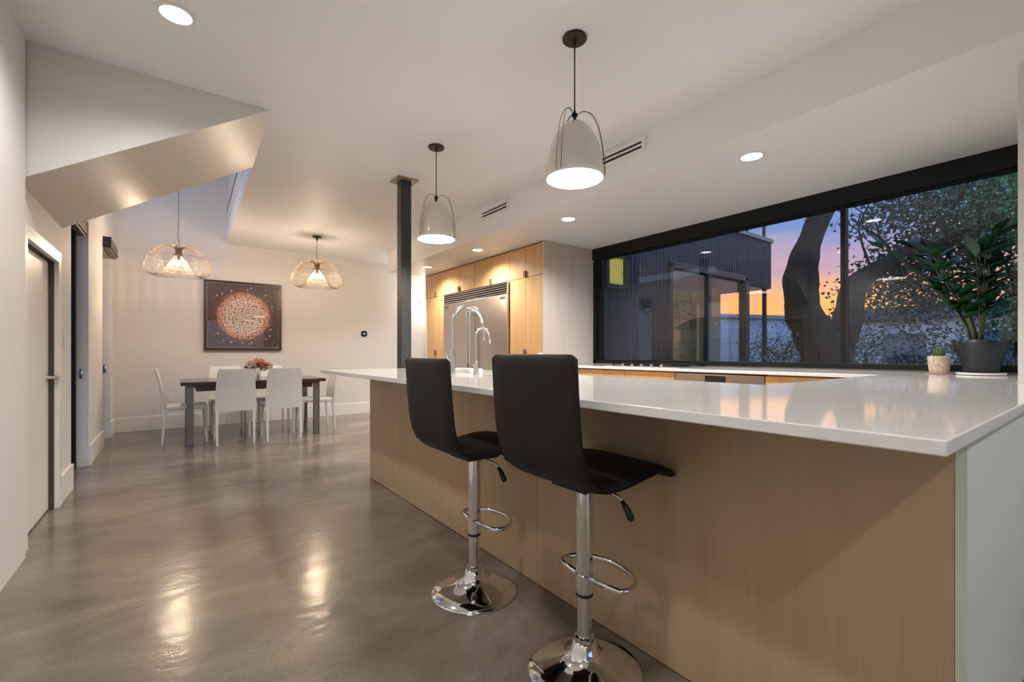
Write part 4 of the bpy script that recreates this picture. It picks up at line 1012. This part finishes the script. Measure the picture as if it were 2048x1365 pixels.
def twigs(m, p, d, L, r, depth, rn, bend=.35, up=.1):
    pts = [p.copy()]; q = p.copy(); dd = d.copy(); n = 5
    for k in range(n):
        dd = (dd + Vector((rn.gauss(0, 1), rn.gauss(0, 1), rn.gauss(0, 1))) * bend * .4 + Vector((0, 0, up)) * .3).normalized(); q = q + dd * L / n; pts.append(q.copy())
    m.tube(pts, [r * (1 - .6 * k / n) for k in range(n + 1)], 5 if r > .01 else 3, cap=False)
    if depth > 0:
        for k in range(rn.choice((2, 3, 3))):
            i = rn.randint(2, n); ax = Vector((rn.gauss(0, 1), rn.gauss(0, 1), rn.gauss(0, .7)))
            twigs(m, pts[i], (dd + ax * .75).normalized(), L * rn.uniform(.55, .8), r * .5, depth - 1, rn, bend, up)
# --- the forked oak
D0 = 5.6
def smooth_path(P, n=5):
    out = []; L = len(P)
    for i in range(L - 1):
        p0, p1, p2, p3 = P[max(0, i - 1)], P[i], P[i + 1], P[min(L - 1, i + 2)]
        for k in range(n):
            s = k / n
            v = .5 * (2 * p1[0] + (p2[0] - p0[0]) * s + (2 * p0[0] - 5 * p1[0] + 4 * p2[0] - p3[0]) * s * s + (3 * p1[0] - p0[0] - 3 * p2[0] + p3[0]) * s ** 3)
            out.append((v, p1[1] + (p2[1] - p1[1]) * s))
    out.append(P[-1]); return out
tb = at(1656, 715, d=D0)
oak = thing('oak_tree', 'forked dark-barked oak with grey-green leaves outside the window', 'tree', (tb.x, tb.y, -.15))
def limb(px, name, seg=16, lump=.10):
    P = [(Vector(at(u, v, d=D0 + dd)), w * (D0 + dd) / F_PX / 2) for u, v, w, dd in px]
    S = smooth_path(P); m = MB(); m.tube([p for p, r in S], [r for p, r in S], seg)
    for i, q in enumerate(m.v):
        q = Vector(q); nn = noise.noise(q * 3.1) * lump + noise.noise(q * 9) * lump * .35
        k = min(len(S) - 1, i // seg); c = S[k][0]; q = c + (q - c) * (1 + nn * 2.2); m.v[i] = tuple(q)
    return off(oak, m).build(name, 'bark', oak, smooth=True)
b0 = at(1650, 707, d=D0)
limb([(1654, 960, 120, .1), (1655, 800, 104, 0), (1656, 735, 92, 0), (1640, 690, 84, 0), (1612, 640, 68, 0), (1602, 600, 60, 0), (1601, 555, 60, 0), (1610, 515, 50, -.05), (1626, 470, 42, -.1), (1645, 425, 40, -.1), (1672, 380, 40, -.1), (1705, 330, 36, -.1), (1740, 270, 30, .1)], 'trunk')
limb([(1660, 735, 80, .05), (1676, 690, 62, .05), (1692, 645, 50, .1), (1703, 600, 46, .15), (1714, 568, 42, .2), (1745, 545, 34, .25), (1785, 520, 30, .3), (1830, 500, 28, .3), (1890, 485, 24, .35), (1960, 450, 18, .3)], 'limb')
rn = random.Random(11); m = MB()
for u, v, dd, dx, r in ((1830, 500, .3, (.3, -.5, .6), .03), (1890, 485, .35, (.5, -.6, .3), .03), (1785, 520, .3, (.2, .3, .8), .028), (1745, 545, .25, (.2, .2, .9), .02), (1705, 330, -.1, (.5, -.5, .3), .03), (1740, 270, .1, (.6, -.8, -.1), .03), (1645, 425, -.1, (.3, -.9, .1), .02), (1960, 450, .3, (.4, -.6, .5), .02)):
    twigs(m, Vector(at(u, v, d=D0 + dd)), Vector(dx).normalized(), 1.1, r, 3, rn)
off(oak, m).build('branches', 'twig', oak)['kind'] = 'stuff'
def pb(u, v, d): return tuple(at(u, v, d=d))
leafs = [(pb(1840, 420, 6.3), (.7, .6, .42), 1300), (pb(1760, 440, 6.4), (.45, .5, .3), 520), (pb(1930, 390, 6.2), (.6, .6, .45), 1200), (pb(1880, 500, 6.3), (.8, .7, .25), 1500), (pb(1790, 545, 6.4), (.55, .5, .28), 900), (pb(1980, 470, 6.2), (.6, .6, .4), 1200), (pb(1740, 600, 6.6), (.35, .5, .3), 420), (pb(1860, 310, 6.3), (1.2, .9, .4), 1400), (pb(1800, 590, 7.0), (.7, .6, .33), 1300), (pb(1900, 575, 6.8), (.7, .6, .38), 1500)]
off(oak, MB())
lo = leaf_cloud('foliage', [((c[0] - oak.location.x, c[1] - oak.location.y, c[2] - oak.location.z), r, n) for c, r, n in leafs], .062, 'leaf_oak', oak, 21)
# --- sparse young trees behind it
for i, (u, d, h, lb, nl) in enumerate(((1570, 11.5, 2.9, 'thin bare-branched tree left of the oak trunk', 420), (1650, 10.0, 3.1, 'thin bare-branched tree seen through the oak fork', 520), (1735, 12.0, 2.7, 'thin twiggy tree right of the window mullion', 700))):
    b = at(u, 707, d=d); t = thing('young_tree', lb, 'tree', (b.x, b.y, -.15), 0, 'young trees behind the oak')
    rn = random.Random(40 + i); m = MB(); m.tube([(0, 0, 0), (.03, .02, .8), (.0, .05, 1.25)], [.05, .045, .04], 8, cap=False)
    for k in range(7): a = 2 * PI * k / 7; twigs(m, Vector((0, .04, .6 + .11 * k)), Vector((math.cos(a) * .8, math.sin(a) * .8, .7)).normalized(), h * .30, .02, 3, rn, .5, .25)
    m.build('branches', 'twig', t)
    leaf_cloud('foliage', [((0, 0, 1.3), (.8, .8, .7), nl), ((0, 0, .7), (.8, .8, .5), nl)], .06, 'leaf_oak', t, 50 + i)
# --- shrubs in front of the pale house
for i, (u, d, rx, zc, rz, n, lb) in enumerate(((1527, 7.6, .42, .75, .5, 420, 'low shrub in front of the glass corner of the wing'), (1592, 6.9, .40, .70, .5, 420, 'low leafy shrub left of the oak base'), (1760, 8.2, .55, 1.0, .7, 750, 'leafy grey-green shrub right of the oak'), (1850, 6.9, .52, 1.05, .75, 800, 'tall grey-green shrub behind the small potted succulent'), (1935, 8.4, .55, 1.1, .8, 850, 'dense shrub behind the charcoal pot'), (2010, 6.4, .5, 1.1, .85, 850, 'dense shrub at the right end of the window'))):
    b = at(u, 707, d=d); t = thing('shrub', lb, 'shrub', (b.x, b.y, -.15), 0, 'shrubs outside the window')
    rn = random.Random(70 + i); m = MB()
    for k in range(6): a = 2 * PI * k / 6; twigs(m, Vector((0, 0, 0)), Vector((math.cos(a) * .5, math.sin(a) * .5, 1)).normalized(), .9, .016, 2, rn, .4, .2)
    m.build('stems', 'twig', t)
    leaf_cloud('foliage', [((0, 0, zc + .15), (rx, rx, rz), n)], .058, 'leaf_shrub', t, 80 + i)
b = at(2010, 400, d=5.6); t = thing('leafy_tree', 'bright green leafy tree at the top right of the window', 'tree', (b.x + .5, b.y - .1, -.15))
m = MB(); m.tube([(0, 0, 0), (.05, 0, 1.2), (.0, .05, 2.3)], [.09, .08, .05], 10, cap=False); rn = random.Random(5)
for k in range(6): a = 2 * PI * k / 6; twigs(m, Vector((0, .04, 2.0)), Vector((math.cos(a), math.sin(a), .5)).normalized(), .9, .025, 2, rn)
m.build('trunk', 'twig', t)
leaf_cloud('foliage', [((b.x - t.location.x, b.y - t.location.y, b.z + .15), (.55, .40, .55), 2600), ((.3, -.2, 2.3), (.8, .6, .7), 1800), ((.1, 0, 1.7), (.5, .4, .4), 900)], .06, 'leaf_bright', t, 31)
# --- far buildings
b = at(1500, 707, d=15); t = thing('garage', 'pale blue flat-roofed garage beyond the glass corner', 'garage', (b.x + 2.2, b.y + 2.2, -.15), R(-20))
B(-3.2, 3.2, -2, 2, 0, 2.45).build('walls', 'pale_wall', t)
B(-3.35, 3.35, -2.15, 2.15, 2.45, 2.58).build('roof', 'ledge', t)
dr = B(-2.6, -.6, -2.04, -1.99, .02, 2.1).build('garage_door', mat('blue_white_door', (.50, .56, .66), .6), t)
for k in range(4): B(-2.55, -.65, -2.055, -2.035, .08 + k * .5, .54 + k * .5).build('door_panel', mat('blue_white_door_panel', (.52, .58, .68), .6) if k == 0 else bpy.data.materials['blue_white_door_panel'], dr)
b = at(1800, 707, d=13); t = thing('neighbour_house', 'pale lavender-grey house behind the shrubs', 'house', (b.x + 2, b.y - 1.6, -.15), R(-8))
B(-2, 2, -4.5, 3.0, 0, 2.2).build('walls', 'lav_wall', t)
MB().add([(-2.3, -4.8, 2.2), (2.3, -4.8, 2.2), (2.3, 3.3, 2.2), (-2.3, 3.3, 2.2), (0, -4.8, 2.75), (0, 3.3, 2.75)], [(0, 4, 5, 3), (1, 2, 5, 4), (0, 1, 4), (2, 3, 5), (0, 3, 2, 1)]).build('roof', mat('dark_shingle', (.05, .05, .055), .8), t)
for k in range(3): B(-2.03, -1.99, -3.6 + k * 2.2, -2.6 + k * 2.2, .9, 1.8).build('window', mat('dusk_window', (.16, .2, .3), .1) if k == 0 else bpy.data.materials['dusk_window'], t)
# --- distant tree line
bl = []
for i in range(14):
    az = R(50 + i * 3.6); dist = 34 + (i % 3) * 3; bl.append(((dist * math.sin(az), dist * math.cos(az), 1.2 + .3 * (i % 2)), (2.6, 2.6, 1.3), 600))
tag(leaf_cloud('tree_line', bl, .30, 'leaf_oak', None, 120), 'dark distant tree line along the horizon', 'trees')
